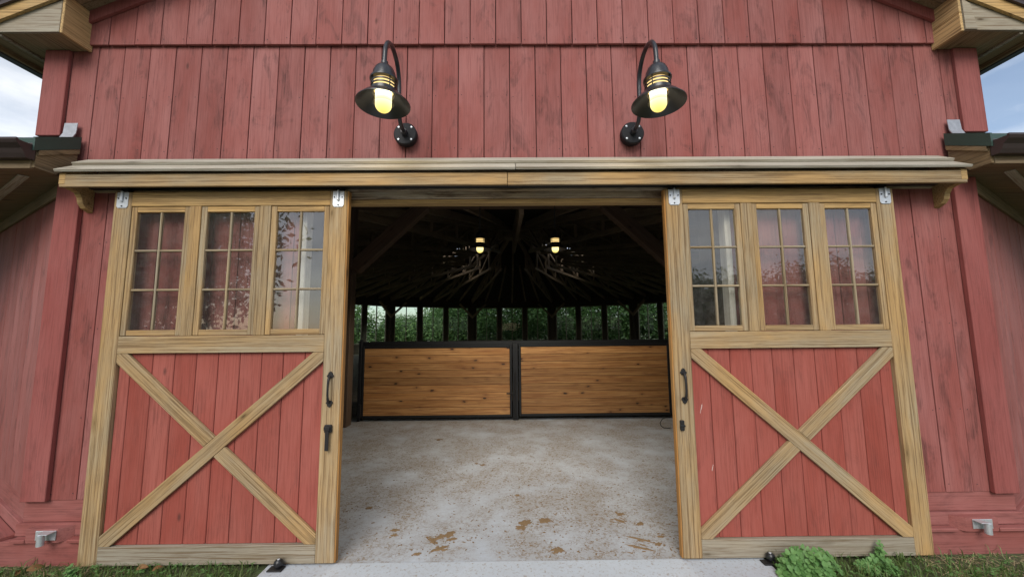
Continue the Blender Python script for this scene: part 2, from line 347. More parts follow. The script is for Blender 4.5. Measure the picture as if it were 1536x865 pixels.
# ================================================================== setting
CX = .085
def sheet(name, pts, z, mat):
    bm = bmesh.new(); bm.faces.new([bm.verts.new((x, y, z)) for x, y in pts]); return link(name, from_bm(bm, name), mat, kind='structure')
sheet('ground', [(-400, -400), (400, -400), (400, 400), (-400, 400)], 0, 'soil')
fl_ = prism('concrete_floor', [(-1.76, .030), (1.88, .030), (1.88, .10), (3.66, .10), (3.66, 4.62), (-3.5, 4.62), (-3.5, .10), (-1.76, .10)], 'xy', -.12, .020, 'concrete', None, 0, kind='structure')
prism('concrete_apron', [(-1.78, -5.5), (1.85, -5.5), (1.88, .023), (-1.76, .023)], 'xy', -.12, .0195, 'apron', None, 0, kind='structure')
AC = Vector((.28, 17.95, 0)); AP = 13.4; NS = 12; RV = AP/math.cos(math.pi/NS)
vang = [-math.pi/2 - math.pi/NS + i*2*math.pi/NS for i in range(NS+1)]
V = [AC + RV*Vector((math.cos(a), math.sin(a), 0)) for a in vang]
sheet('arena_ground', [(v.x, v.y) for v in V[:NS]], .006, 'sand')

# ================================================================== barn
barn = thing('barn', 'red board-sided round barn with gabled front and open sliding doorway', 'barn')
OL, OR = -1.70, 1.86          # doorway edges behind the doors
ZE, SL = 4.47, .44            # rake underside
def zr(x): return ZE + SL*(3.69-abs(x-CX))
# --- lower front wall: dark sheathing and boards
fw_ = bpy.data.meshes.new('front_wall'); bm = bmesh.new()
addbox(bm, -3.70, OL, .142, .19, .0, 3.2); addbox(bm, OR, 3.94, .142, .19, 0, 3.2); addbox(bm, OL, OR, .142, .19, 2.80, 3.2)
front_wall = link('front_wall', from_bm(bm, 'front_wall'), 'dark_gap', barn)
BW = .2226
def boards(x0, x1, z0, z1, yf, th, parent, off=0., name='siding_board', mat='red_v', gap=.0065):
    k = math.floor((x0-off)/BW); n = 0
    while True:
        a = max(x0, off+k*BW); b_ = min(x1, off+(k+1)*BW); k += 1
        if a >= x1-.004: break
        if b_-a < .012: continue
        d = random.uniform(-.0025, .0025)
        ztop = z1 if not callable(z1) else None
        if ztop is None: prism(name, [(a+gap/2, z0), (b_-gap/2, z0), (b_-gap/2, z1(b_-gap/2)), (a+gap/2, z1(a+gap/2))], 'xz', yf+d, yf+d+th, mat, parent, .0022)
        else: B(name, a+gap/2, b_-gap/2, yf+d, yf+d+th, z0+random.uniform(-.003, .003), ztop, mat, parent, .0025)
boards(-3.60, OL, .447, 3.0, .118, .021, front_wall, .02)
boards(OR, 3.84, .430, 3.0, .118, .021, front_wall, .07)
boards(OL, OR, 2.935, 3.0, .118, .021, front_wall, .07)
# --- skirting under the boards
for s, (a, b_) in ((-1, (-3.715, OL-.02)), (1, (OR+.02, 3.955))):
    B('skirting_board', a, b_, .124, .141, .287, .452, 'red_h', front_wall)
    B('sill_board', a-.02, b_+.02 if s > 0 else b_, .100, .141, .195, .284, 'red_h', front_wall)
    B('base_board', a-.10 if s < 0 else a, b_ if s < 0 else b_+.10, .070, .141, -.05, .172, 'red_h', front_wall)
for x0, x1 in ((-3.70, -3.588), (-3.28, -2.6), (2.9, 3.385), (3.705, 4.03)):
    B('ledge_block', x0, x1, .040, .099, .172, .197, 'red_h', front_wall, .004)
for x0, x1 in ((-3.585, -3.285), (3.385, 3.70)):
    s = .07 if x0 > 0 else 0; e = .07 if x0 < 0 else 0
    prism('stop_block', [(x0, .099), (x1, .099), (x1-e, .045), (x0+s, .045)], 'xy', .174, .272, 'red_h', front_wall)
# --- upper front wall and gable
up_wall = prism('gable_wall', [(-3.95, 3.2), (4.10, 3.2), (4.10, zr(4.1)-.01), (CX, zr(CX)-.01), (-3.95, zr(-3.95)-.01)], 'xz', .143, .20, 'dark_gap', barn)
boards(-3.79, 3.95, 3.02, 4.22, .118, .021, up_wall, .031)
boards(-3.64, 3.79, 4.182, lambda x: zr(x)-.004, .088, .022, up_wall, .135)
def nails(rows, offs, x0, x1, yf, parent, skip=None):
    bm = bmesh.new()
    for z in rows:
        k = math.floor((x0-offs)/BW)
        while offs+k*BW < x1:
            for e in (.028, BW-.028):
                x = offs+k*BW+e; zz = z+random.uniform(-.012, .012)
                if x0 < x < x1 and not (skip and skip[0] < x < skip[1]) and random.random() < .8:
                    vs = [bm.verts.new((x+.0042*math.cos(a*1.047), yf, zz+.0042*math.sin(a*1.047))) for a in range(6)]; bm.faces.new(vs)
                    cv = bm.verts.new((x, yf-.0015, zz))
                    for a in range(6): bm.faces.new((vs[a], vs[(a+1) % 6], cv))
            k += 1
    link('nail_heads', from_bm(bm, 'nail_heads'), 'dark_iron', parent, kind='stuff')
nails((.50, 1.05, 1.75, 2.45), .02, -3.58, OL, .1150, front_wall); nails((.49, 1.05, 1.75, 2.45), .07, OR, 3.68, .1150, front_wall)
nails((3.24, 3.72), .031, -3.72, 3.9, .1150, up_wall); nails((4.23,), .135, -3.60, 3.76, .0850, up_wall)
# side walls of the tall front, corner trim
for s in (-1, 1):
    xo = CX+s*4.04
    B('side_wall', xo-s*.005, xo-s*.06, .20, 6.0, 3.0, 4.25, 'red_v', barn)
    B('corner_board', xo, xo-s*.205, .088, .117, 3.365, 4.134, 'red_trim', barn, .004)
    B('corner_board', xo+s*.002, xo-s*.022, .119, .29, 3.365, 4.134, 'red_trim', barn, .003)
    B('corner_board', CX+s*3.60+(.07 if s > 0 else 0), CX+s*3.792+(.07 if s > 0 else 0), .080, .117, .447 if s < 0 else .425, 2.96, 'red_trim', barn, .004)
# --- main roof, rake, boxed eave ends
YF = -.11
for s in (-1, 1):
    def X(d): return CX+s*d
    roof = prism('roof', [(X(0), zr(CX)+.10), (X(4.44), zr(X(4.44))+.10), (X(4.44), zr(X(4.44))+.14), (X(0), zr(CX)+.14)], 'xz', YF-.06, 6.0, 'shingle', barn)
    prism('drip_edge', [(X(0), zr(CX)+.055), (X(4.42), zr(X(4.42))+.055), (X(4.42), zr(X(4.42))+.099), (X(0), zr(CX)+.099)], 'xz', YF-.05, YF-.03, 'gutter_brown', roof)
    prism('rake_fascia', [(X(0), zr(CX)-.045), (X(4.40), zr(X(4.40))-.045), (X(4.40), zr(X(4.40))+.098), (X(0), zr(CX)+.098)], 'xz', YF-.028, YF-.004, 'oak_gold', roof)
    for k in range(2):
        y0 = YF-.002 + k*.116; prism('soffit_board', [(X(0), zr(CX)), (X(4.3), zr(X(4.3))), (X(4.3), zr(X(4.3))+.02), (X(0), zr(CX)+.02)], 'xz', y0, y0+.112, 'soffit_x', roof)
    prism('rake_trim', [(X(0), zr(CX)-.108), (X(3.69), zr(X(3.69))-.108), (X(3.69), zr(X(3.69))-.002), (X(0), zr(CX)-.002)], 'xz', .062, .086, 'red_trim', barn)
    eb = thing('x', '', '') if False else None
    box = prism('eave_box', [(X(3.70), 4.137), (X(4.36), 4.137), (X(4.36), zr(X(4.36))-.02), (X(3.70), zr(X(3.70))-.048)], 'xz', YF, YF+.02, 'oak_grey', barn, .002)
    if s > 0: prism('end_strip', [(X(3.70), 4.139), (X(3.80), 4.139), (X(3.765), zr(X(3.765))-.07), (X(3.70), zr(X(3.70))-.05)], 'xz', YF-.010, YF-.001, 'oak_grey', box, .002)
    if s < 0: B('cheek_board', X(3.694), X(3.672), YF-.002, .116, 4.130, zr(X(3.68))-.004, 'box_gold', box)
    else:
        B('cheek_board', X(3.694), X(3.672), YF-.002, .116, 4.128, 4.292, 'box_gold', box)
        B('cheek_board', X(3.694), X(3.674), YF-.002, .116, 4.296, zr(X(3.68))-.004, 'box_gold', box)
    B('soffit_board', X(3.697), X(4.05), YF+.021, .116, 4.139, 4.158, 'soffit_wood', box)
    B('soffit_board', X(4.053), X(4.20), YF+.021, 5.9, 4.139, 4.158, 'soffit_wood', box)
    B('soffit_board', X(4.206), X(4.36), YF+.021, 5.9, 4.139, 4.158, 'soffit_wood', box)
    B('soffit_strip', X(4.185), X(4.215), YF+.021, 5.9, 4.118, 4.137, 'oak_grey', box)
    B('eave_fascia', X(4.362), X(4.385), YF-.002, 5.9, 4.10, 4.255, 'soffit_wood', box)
    B('eave_gutter', X(4.388), X(4.49), YF-.02, 5.9, 4.10, 4.235, 'gutter_brown', barn, .02)
# --- wing walls, lean-to roofs, soffits and gutters
for s in (-1, 1):
    def X(d): return CX+s*d
    c0 = Vector((X(3.79 if s < 0 else 3.86), .15, 0)); dr = Vector((s*math.cos(R(30)), math.sin(R(30)), 0)); nr = Vector((s*math.sin(R(30)), -math.cos(R(30)), 0))
    def along(k): return c0+dr*k
    rot = math.atan2(dr.y, dr.x) if s > 0 else math.atan2(-dr.y, -dr.x)
    def wbox(name, a, b_, out0, out1, z0, z1, mat, parent, ch=.003):
        p = along((a+b_)/2)+nr*(out0+out1)/2
        o = link(name, box_mesh(b_-a, out1-out0, z1-z0, mat, ch), mat, parent, (p.x, p.y, (z0+z1)/2)); o.rotation_euler.z = rot; return o
    ww = bpy.data.objects.new('wing_wall', box_mesh(4.6, .05, 3.0, 'dark_gap', 0)); 
    if not ww.data.materials: ww.data.materials.append(MATS['dark_gap'])
    COL.objects.link(ww); ww.parent = barn; p = along(2.3)-nr*.028; ww.location = (p.x, p.y, 1.47)
    wallmesh = ww.data.copy(); wallmesh.transform(Matrix.Rotation(rot, 4, 'Z')); ww.data = wallmesh
    k = .012
    while k < 4.4:
        wd = .196; d = random.uniform(-.002, .002); wbox('siding_board', k, k+wd-.004, .002+d, .022+d, .447, 2.87, 'red_v', ww); k += wd
    wbox('skirting_board', .0, 4.5, .004, .018, .287, .452, 'red_h', ww); wbox('sill_board', .0, 4.5, .004, .040, .195, .284, 'red_h', ww)
    wbox('base_board', .0, 4.5, .004, .068, -.05, .172, 'red_h', ww); wbox('ledge_board', .05, 4.5, .041, .12, .173, .197, 'red_h', ww)
    wbox('frieze_board', .0, 4.5, .024, .045, 2.85, 2.962, 'soffit_x', ww)
    lr = prism('lean_to_roof', [(-.205, 3.150), (3.0, 3.150+.51*3.205), (3.0, 3.19+.51*3.205), (-.205, 3.19)], 'yz', X(4.06), X(8.0), 'green_metal', barn)
    prism('roof_edge', [(-.205, 3.150), (.085, 3.150+.51*.29), (.085, 3.19+.51*.29), (-.205, 3.19)], 'yz', X(3.66), X(4.058), 'green_metal', lr)
    prism('rake_cap', [(-.215, 3.085), (.086, 3.085+.51*.301), (.086, 3.192+.51*.301), (-.215, 3.192)], 'yz', X(3.642), X(3.658), 'green_metal', lr)
    rb = prism('rake_board', [(-.185, 2.965), (-.046, 2.965), (.086, 3.10), (.086, 3.148+.51*.29), (-.185, 3.155)], 'yz', X(3.66), X(3.684), 'soffit_wood', lr)
    prism('rake_strip', [(-.18, 3.062), (.085, 3.062+.51*.265), (.085, 3.1+.51*.265), (-.18, 3.1)], 'yz', X(3.644), X(3.6595), 'soffit_wood', lr)
    q_ = along(4.4)
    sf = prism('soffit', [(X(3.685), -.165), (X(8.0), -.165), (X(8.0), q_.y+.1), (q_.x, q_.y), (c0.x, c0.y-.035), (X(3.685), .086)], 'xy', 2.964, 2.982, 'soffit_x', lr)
    wbox('soffit_strip', .02, 4.3, .20, .26, 2.954, 2.9635, 'cedar_grey', lr)
    B('eave_fascia', X(3.685), X(8.0), -.192, -.167, 2.955, 3.148, 'soffit_x', lr)
    gp = [(-.194, 3.015), (-.245, 3.015), (-.262, 3.045), (-.275, 3.075), (-.305, 3.105), (-.315, 3.125), (-.315, 3.140), (-.300, 3.140), (-.300, 3.128), (-.206, 3.128), (-.206, 3.146), (-.194, 3.146)]
    prism('gutter', gp, 'yz', X(3.655), X(8.0), 'gutter_brown', barn)
    fl = bmesh.new()      # bent lead flashing at the foot of the corner board
    pr = [(.086, 3.47), (.080, 3.38), (.060, 3.335), (-.02, 3.290), (-.02, 3.284), (.063, 3.327), (.085, 3.375), (.090, 3.47)]
    fl.free(); prism('flashing', pr, 'yz', X(3.69), X(3.80), 'lead_flashing', barn)
    prism('flashing', [(-.03, 3.278), (.085, 3.338), (.085, 3.346), (-.03, 3.286)], 'yz', X(3.70), X(4.05), 'lead_flashing', barn)
# --- cover over the door track
tcv = prism('track_cover', [(.10, 2.90), (.116, 2.90), (.116, 3.12), (.10, 3.12)], 'yz', -3.40, 3.57, 'lintel_wood', barn)
HX0, HX1 = -3.475, 3.645
def yzb(name, y0, z0, y1, z1, th, xa, xb, mat, parent):
    d = Vector((y1-y0, z1-z0)).normalized(); n_ = Vector((-d.y, d.x))*th
    return prism(name, [(y0, z0), (y1, z1), (y1+n_.x, z1+n_.y), (y0+n_.x, z0+n_.y)], 'yz', xa, xb, mat, parent, .0025)
yzb('cover_board', -.020, 3.052, .100, 3.130, .024, HX0-.01, HX1+.01, 'cedar_grey', tcv)
for xa, xb in ((HX0-.015, .068), (.072, HX1+.015)):
    dz = random.uniform(-.002, .003); yzb('cover_board', -.130, 2.952+dz, .020, 3.050+dz, .022, xa, xb, 'cedar_grey', tcv)
B('fascia_board', HX0, .004, -.104, -.080, 2.842, 2.944, 'oak_h', tcv); B('fascia_board', .008, HX1, -.103, -.079, 2.840, 2.942, 'oak_h', tcv)
for s, xa in ((-1, HX0), (1, HX1)):
    pf = [(.116, 2.70), (.06, 2.725), (.035, 2.755), (.028, 2.80), (.005, 2.835), (-.06, 2.848), (-.106, 2.865), (-.106, 2.95), (.0, 3.03), (.098, 3.09), (.116, 3.09)]
    prism('end_bracket', pf, 'yz', xa-s*.045, xa-s*.001 if False else xa+s*.002, 'oak_gold', tcv, .002)
B('track', -3.38, 3.55, .012, .062, 2.872, 2.932, 'dark_iron', tcv, .006)
B('track_board', -3.39, 3.56, .07, .099, 2.862, 2.955, 'lintel_wood', tcv)
# --- doorway frame
B('lintel', OL-.05, OR+.05, .098, .141, 2.806, 2.934, 'lintel_wood', barn); B('lintel_strip', OL, OR, .118, .20, 2.768, 2.804, 'oak_gold', barn)
B('door_jamb', OL, OL+.05, .106, .20, .02, 2.766, 'jamb_pale', barn); B('door_jamb', OR-.05, OR, .106, .20, .02, 2.766, 'jamb_pale', barn)

# --- interior of the porch
for s, x in ((-1, -3.52), (1, 3.68)):
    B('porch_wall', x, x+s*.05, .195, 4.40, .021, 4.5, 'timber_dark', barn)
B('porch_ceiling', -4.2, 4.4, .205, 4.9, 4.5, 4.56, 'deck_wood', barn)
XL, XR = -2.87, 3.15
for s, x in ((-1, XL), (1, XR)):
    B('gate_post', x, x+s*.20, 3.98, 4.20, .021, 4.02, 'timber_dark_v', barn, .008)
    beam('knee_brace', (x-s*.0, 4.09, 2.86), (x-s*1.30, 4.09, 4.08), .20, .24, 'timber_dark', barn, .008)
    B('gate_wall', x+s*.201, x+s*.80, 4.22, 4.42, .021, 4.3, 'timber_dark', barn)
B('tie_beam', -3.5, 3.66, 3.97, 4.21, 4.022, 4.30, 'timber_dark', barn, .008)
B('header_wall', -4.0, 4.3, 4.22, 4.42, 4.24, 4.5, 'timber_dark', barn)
# --- arena: walls, windows, roof
APEX = Vector((AC.x, AC.y, 7.24)); EZ = 4.26
for i in range(NS):
    a0, a1 = V[i], V[i+1]; mid = (a0+a1)/2; L_ = (a1-a0).length; ang = math.atan2((mid-AC).y, (mid-AC).x); d = (a1-a0).normalized(); rz = math.atan2(d.y, d.x)
    if i > 0:
        bm = bmesh.new(); far = 2 <= i <= NS-2  # unseen side walls glazed as well, added to let more daylight onto the roof
        if far:
            addbox(bm, -L_/2, L_/2, -.08, .08, 0, .70); addbox(bm, -L_/2, L_/2, -.08, .08, 3.66, 4.75)
        else: addbox(bm, -L_/2, L_/2, -.08, .08, 0, 4.75)
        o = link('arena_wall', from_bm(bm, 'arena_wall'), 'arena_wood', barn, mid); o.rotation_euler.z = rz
        B('arena_post', a0.x-.17, a0.x+.17, a0.y-.17, a0.y+.17, 0, 4.4, 'arena_wood', barn)
        if far:
            xs = [(-3.22, -1.32), (-.95, .95), (1.32, 3.22)]
            for x0, x1 in ((-L_/2, -3.22), (-1.32, -.95), (.95, 1.32), (3.22, L_/2)):
                q_ = mid+d*(x0+x1)/2; oo = link('window_post', box_mesh(x1-x0, .14, 2.96, 'arena_wood', 0), 'arena_wood', barn, (q_.x, q_.y, 2.18)); oo.rotation_euler.z = rz
            for x0, x1 in xs:
                bm = bmesh.new()
                for e in ((x0, x0+.07, .70, 3.66), (x1-.07, x1, .70, 3.66), (x0+.07, x1-.07, .70, .78), (x0+.07, x1-.07, 3.58, 3.66), ((x0+x1)/2-.03, (x0+x1)/2+.03, .78, 3.58)):
                    addbox(bm, e[0], e[1], -.04, .04, e[2], e[3])
                wo = link('window', from_bm(bm, 'window'), 'oak_grey', barn, mid); wo.rotation_euler.z = rz
                for h0, h1 in ((x0+.07, (x0+x1)/2-.03), ((x0+x1)/2+.03, x1-.07)):
                    pm = bmesh.new(); addbox(pm, h0, h1, -.006, .006, .78, 3.58); po = link('pane', from_bm(pm, 'pane'), 'far_glass'); po.parent = wo
            for e in (-1, 1):
                beam('knee_brace', mid+d*e*(L_/2)+Vector((0, 0, 2.75))-(mid-AC).normalized()*.22, mid+d*e*(L_/2-1.25)+Vector((0, 0, 3.95))-(mid-AC).normalized()*.22, .16, .16, 'rafter_wood', barn)
    for k in range(6):                       # common rafters of this facet
        e = a0.lerp(a1, k/6); e.z = EZ; p0 = e+(APEX-e)*.0; p1 = e+(APEX-e)*(.955 if k in (0, 3) else .60)
        beam('rafter', p0, p1, .10 if k else .16, .20 if k else .26, 'rafter_wood', barn, 0)
    for k in (0, 3):                         # scissor trusses
        e = a0.lerp(a1, k/6); e.z = 4.15; h = Vector((AC.x-e.x, AC.y-e.y, 0)); ln = h.length; h.normalize()
        bm = bmesh.new()
        def bar(r0_, z0, r1_, z1, t_=.09):
            x0, x1 = r0_, r1_; v = Vector((x1-x0, 0, z1-z0)); mt = Matrix.Translation(((x0+x1)/2, 0, (z0+z1)/2)) @ frame(v).to_4x4()
            r = bmesh.ops.create_cube(bm, size=1)['verts']; bmesh.ops.scale(bm, vec=(v.length, .09, t_), verts=r); bmesh.ops.transform(bm, matrix=mt, verts=r)
        slope = (APEX.z-EZ)/ln
        def top(r_): return .10+slope*r_
        bar(0, -.05, ln*.80, 1.30, .14)
        for f in (.28, .42, .56, .68, .78): bar(ln*f, -.05+1.69/ln*f*ln*.999/1.0 if False else 1.35*f/.80-.05, ln*f+.01, top(ln*f), .08)
        for f, f2 in ((.28, .42), (.42, .56), (.56, .68), (.68, .80)): bar(ln*f, 1.35*f/.80-.05, ln*f2, top(ln*f2), .08)
        o = link('roof_truss', from_bm(bm, 'roof_truss'), 'rafter_wood', barn, e); o.rotation_euler.z = math.atan2(h.y, h.x)
# boarded roof deck; a few boards are open to the sky
bm = bmesh.new(); NR = 22; lift = Vector((0, 0, .16)); A2 = APEX+lift
for i in range(NS):
    for k in range(12):
        e0 = V[i].lerp(V[i+1], k/12); e1 = V[i].lerp(V[i+1], (k+1)/12)
        e0 = e0+(e0-AC)*.03; e1 = e1+(e1-AC)*.03
        e0.z = e1.z = EZ+.16-.03*2.98
        for j in range(NR):
            u1, u2 = j/NR, (j+1)/NR
            q4 = [e0.lerp(A2, u1), e1.lerp(A2, u1), e1.lerp(A2, u2), e0.lerp(A2, u2)]
            cc = sum(q4, Vector())/4-AC; th = math.degrees(math.atan2(cc.y, abs(cc.x))); rr = math.hypot(cc.x, cc.y)
            if 20 < th < 50 and 2.8 < rr < 4.9 and random.random() < .85: continue
            if -12 < th < -4 and 9.5 < rr < 11.5 and random.random() < .10: continue
            vs = [bm.verts.new(v) for v in q4]; vt = [bm.verts.new(v+Vector((0, 0, .03))) for v in q4]
            bm.faces.new(vs); bm.faces.new(vt[::-1])
bmesh.ops.remove_doubles(bm, verts=bm.verts[:], dist=.0005)
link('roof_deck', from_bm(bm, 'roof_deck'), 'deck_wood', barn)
B('cupola_ring', AC.x-.5, AC.x+.5, AC.y-.5, AC.y+.5, 6.7, 7.3, 'rafter_wood', barn, .1)

# ================================================================== sliding doors
DW, DH, DZ = 1.860, 2.805, .032
def clip(poly, x0, x1, z0, z1):
    for ax, v, s in ((0, x0, 1), (0, x1, -1), (1, z0, 1), (1, z1, -1)):
        o = []
        for i, p in enumerate(poly):
            q_ = poly[i-1]; ip = (p[ax]-v)*s >= 0; iq = (q_[ax]-v)*s >= 0
            if ip != iq: k = (v-q_[ax])/(p[ax]-q_[ax]); o.append((q_[0]+k*(p[0]-q_[0]), q_[1]+k*(p[1]-q_[1])))
            if ip: o.append(p)
        poly = o
    return poly
def sliding_door(x0, side, label):
    """side = +1: the free edge (handle side) is on the right"""
    t = thing('sliding_door', label, 'door', (x0+DW/2, .025, DZ), 'sliding barn doors')
    x1 = x0+DW; zt = DZ+DH; st = .138
    B('stile', x0, x0+st, 0, .05, DZ, zt, 'oak_v', t, .004); B('stile', x1-st, x1, 0, .05, DZ, zt, 'oak_v', t, .004)
    ex = x1 if side > 0 else x0
    B('edge_strip', ex+side*.0005, ex+side*.012, .004, .049, DZ+.002, zt-.002, 'edge_gold', t, .002)
    a, b_ = x0+st+.0008, x1-st-.0008
    B('rail', a, b_, .001, .049, zt-.118, zt, 'oak_gold', t, .003)
    zm0, zm1 = 1.556, 1.686; B('rail', a, b_, .001, .049, zm0, zm1, 'oak_h', t, .003); B('rail', a, b_, .001, .049, DZ, DZ+.128, 'oak_grey', t, .003)
    zw0, zw1 = zm1+.001, zt-.119; mw = .088; sw = (b_-a-2*mw)/3
    for k in range(2): xm = a+sw*(k+1)+mw*k; B('mullion', xm, xm+mw, .0015, .048, zw0, zw1, 'oak_v', t, .003)
    for k in range(3):
        sx = a+k*(sw+mw)+.002; ex_ = sx+sw-.004; fr = .043; z0, z1 = zw0+.003, zw1-.003
        sash = B('window_sash', sx, sx+fr, .008, .044, z0, z1, 'oak_v', t, .003)
        B('sash_stile', ex_-fr, ex_, .008, .044, z0, z1, 'oak_v', sash, .003)
        B('sash_rail', sx+fr+.0005, ex_-fr-.0005, .009, .043, z1-fr, z1, 'oak_gold', sash, .003); B('sash_rail', sx+fr+.0005, ex_-fr-.0005, .009, .043, z0, z0+fr, 'oak_h', sash, .003)
        gx0, gx1, gz0, gz1 = sx+fr, ex_-fr, z0+fr, z1-fr; gm = (gx0+gx1)/2; mt = .0082; gh = (gz1-gz0)/3
        B('muntin', gm-mt, gm+mt, .012, .038, gz0+.0005, gz1-.0005, 'muntin_v', sash, .004)
        for h in (1, 2):
            for xa, xb in ((gx0+.0005, gm-mt-.0005), (gm+mt+.0005, gx1-.0005)): B('muntin', xa, xb, .0125, .0375, gz0+gh*h-mt, gz0+gh*h+mt, 'muntin_h', sash, .004)
        for h in range(3):
            for xa, xb in ((gx0, gm-mt), (gm+mt, gx1)):
                p = B('pane', xa+.001, xb-.001, .024, .028, gz0+gh*h+(mt if h else 0)+.001, gz0+gh*(h+1)-(mt if h < 2 else 0)-.001, 'pane_glass', sash, 0)
                p.rotation_euler = (random.uniform(-.006, .006), 0, random.uniform(-.006, .006))
    # tongue-and-groove panel
    pz0, pz1 = DZ+.129, zm0-.001; nb = 10; x = a-.08 if side > 0 else a-.02; bw = .1675
    while x < b_-.01:
        xa, xb = max(x, a), min(x+bw, b_)
        if xb-xa > .01: B('panel_board', xa+.0018, xb-.0018, .030+random.uniform(-.001, .001), .046, pz0, pz1, 'red_door', t, .004)
        x += bw
    B('panel_back', a, b_, .0465, .0495, pz0, pz1, 'dark_gap', t, 0)
    # X brace: one whole diagonal, one in two halves
    ha = .052
    def strip(pa, pb):
        d = Vector(pb)-Vector(pa); ln = d.length; d /= ln; n_ = Vector((-d.y, d.x))*ha; e = d*.3
        return [tuple(Vector(pa)-e+n_), tuple(Vector(pb)+e+n_), tuple(Vector(pb)+e-n_), tuple(Vector(pa)-e-n_)], d, n_
    BLp, TR, TL, BR = (a+.012, pz0+.01), (b_-.012, pz1-.01), (a+.012, pz1-.01), (b_-.012, pz0+.01)
    main = (BLp, TR) if side > 0 else (TL, BR); oth = (TL, BR) if side > 0 else (BLp, TR)
    def brace(poly, d, y0, y1, mat):
        poly = clip(poly, a+.001, b_-.001, pz0+.001, pz1-.001)
        ang = math.atan2(d.y, d.x); c = Vector((sum(p[0] for p in poly)/len(poly), sum(p[1] for p in poly)/len(poly)))
        bm = bmesh.new(); ca, sa = math.cos(-ang), math.sin(-ang)
        loc = [((p[0]-c.x)*ca-(p[1]-c.y)*sa, (p[0]-c.x)*sa+(p[1]-c.y)*ca) for p in poly]
        lo = [bm.verts.new((u, y0-.025, v)) for u, v in loc]; hi = [bm.verts.new((u, y1-.025, v)) for u, v in loc]; n = len(lo)
        bm.faces.new(lo); bm.faces.new(hi[::-1])
        for i in range(n): bm.faces.new((lo[i], lo[(i+1) % n], hi[(i+1) % n], hi[i]))
        bmesh.ops.bevel(bm, geom=bm.edges[:], offset=.003, segments=1, affect='EDGES')
        o = link('brace', from_bm(bm, 'brace'), mat, t, (c.x, .025, c.y)); o.rotation_euler.y = -ang
    P_, d, n1 = strip(*main); brace(P_, d, .001, .0285, 'oak_h')
    Q_, d2, n2 = strip(*oth); md = Vector(((a+b_)/2, (pz0+pz1)/2))
    hw = ha/abs(d.x*d2.y-d.y*d2.x)
    nd = Vector((-d.y, d.x)); 
    def half(poly, sgn):        # keep what lies beyond the whole brace on one side
        o = []
        f = lambda p: sgn*((Vector(p)-md).dot(nd))-ha-.0015
        for i, p in enumerate(poly):
            q_ = poly[i-1]; fp, fq = f(p), f(q_)
            if (fp >= 0) != (fq >= 0): k = fq/(fq-fp); o.append((q_[0]+k*(p[0]-q_[0]), q_[1]+k*(p[1]-q_[1])))
            if fp >= 0: o.append(p)
        return o
    for sg in (-1, 1): brace(half(Q_, sg), d2, .0015, .0285, 'oak_h')
    for dx, dz_, hh in (() if side > 0 else ((.205, 1.10, .10), (.265, .66, .06), (.325, .245, .05))):
        bm_ = bmesh.new(); n_ = 10
        vv = [bm_.verts.new((.0032*random.uniform(.4, 1.3)*math.cos(6.283*i/n_)+hh*.10*math.sin(6.283*i/n_), random.uniform(-.0004, 0), hh*.5*random.uniform(.45, 1)*math.sin(6.283*i/n_))) for i in range(n_)]
        bm_.faces.new(vv); rr_ = bmesh.ops.extrude_face_region(bm_, geom=bm_.faces[:])['geom']; bmesh.ops.translate(bm_, vec=(0, .002, 0), verts=[q for q in rr_ if isinstance(q, bmesh.types.BMVert)])
        link('paint_drip', from_bm(bm_, 'paint_drip'), 'white_mark', t, (x0+dx, .0275, dz_))
    # hangers
    for xc in (x0+.070, x1-.070):
        hg = prism('hanger', [(xc-.045, zt-.118), (xc-.034, zt-.134), (xc+.034, zt-.134), (xc+.045, zt-.118), (xc+.045, zt-.004), (xc-.045, zt-.004)], 'xz', -.006, -.0005, 'galvanised', t, .0015)
        B('hanger_rib', xc-.008, xc+.008, -.022, -.0065, zt-.085, zt+.004, 'galvanised', hg, .005)
        lathe('bolt', [(0, .006), (.005, .005), (.006, 0), (0, 0)], 'dark_iron', hg, (xc-.031, -.006, zt-.055), 10, 'y'); lathe('bolt', [(0, .006), (.005, .005), (.006, 0), (0, 0)], 'dark_iron', hg, (xc+.031, -.006, zt-.055), 10, 'y')
        lathe('bolt', [(0, .006), (.005, .005), (.006, 0), (0, 0)], 'dark_iron', hg, (xc, -.006, zt-.118), 10, 'y')
        B('trolley', xc-.028, xc+.028, .0, .055, zt+.004, zt+.033, 'black_steel', t, .006)
    # pull handle and latch on the free stile
    hx = (x1-.075) if side > 0 else (x0+.066)
    pz = 1.275
    tube('pull_handle', [(hx, -.012, pz-.095), (hx, -.034, pz-.078), (hx, -.042, pz-.04), (hx, -.044, pz), (hx, -.042, pz+.04), (hx, -.034, pz+.078), (hx, -.012, pz+.095)], lambda s: .011-.003*math.sin(math.pi*s), 'dark_iron', t, 10)
    for e in (-1, 1):
        lf = prism('handle_plate', [(hx, pz+e*.135), (hx+.016, pz+e*.122), (hx+.013, pz+e*.112), (hx+.027, pz+e*.102), (hx+.016, pz+e*.084), (hx-.016, pz+e*.084), (hx-.027, pz+e*.102), (hx-.013, pz+e*.112), (hx-.016, pz+e*.122)], 'xz', -.012, -.0005, 'dark_iron', t, .002)
    lz = .985
    if side > 0:
        lt = B('latch', hx-.026, hx+.030, -.024, -.0005, lz-.028, lz+.030, 'dark_iron', t, .006); B('latch_bar', hx-.012, hx+.016, -.034, -.0245, lz-.155, lz+.008, 'dark_iron', lt, .004); B('latch_knuckle', hx-.020, hx+.024, -.042, -.0345, lz-.006, lz+.020, 'dark_iron', lt, .004)
    else:
        lt = B('latch', hx-.026-.022, hx+.006-.022, -.020, -.0005, lz-.040, lz+.036, 'dark_iron', t, .005); B('latch_knuckle', hx-.030-.022, hx+.008-.022, -.030, -.0205, lz-.010, lz+.004, 'black_steel', lt, .003)
    return t
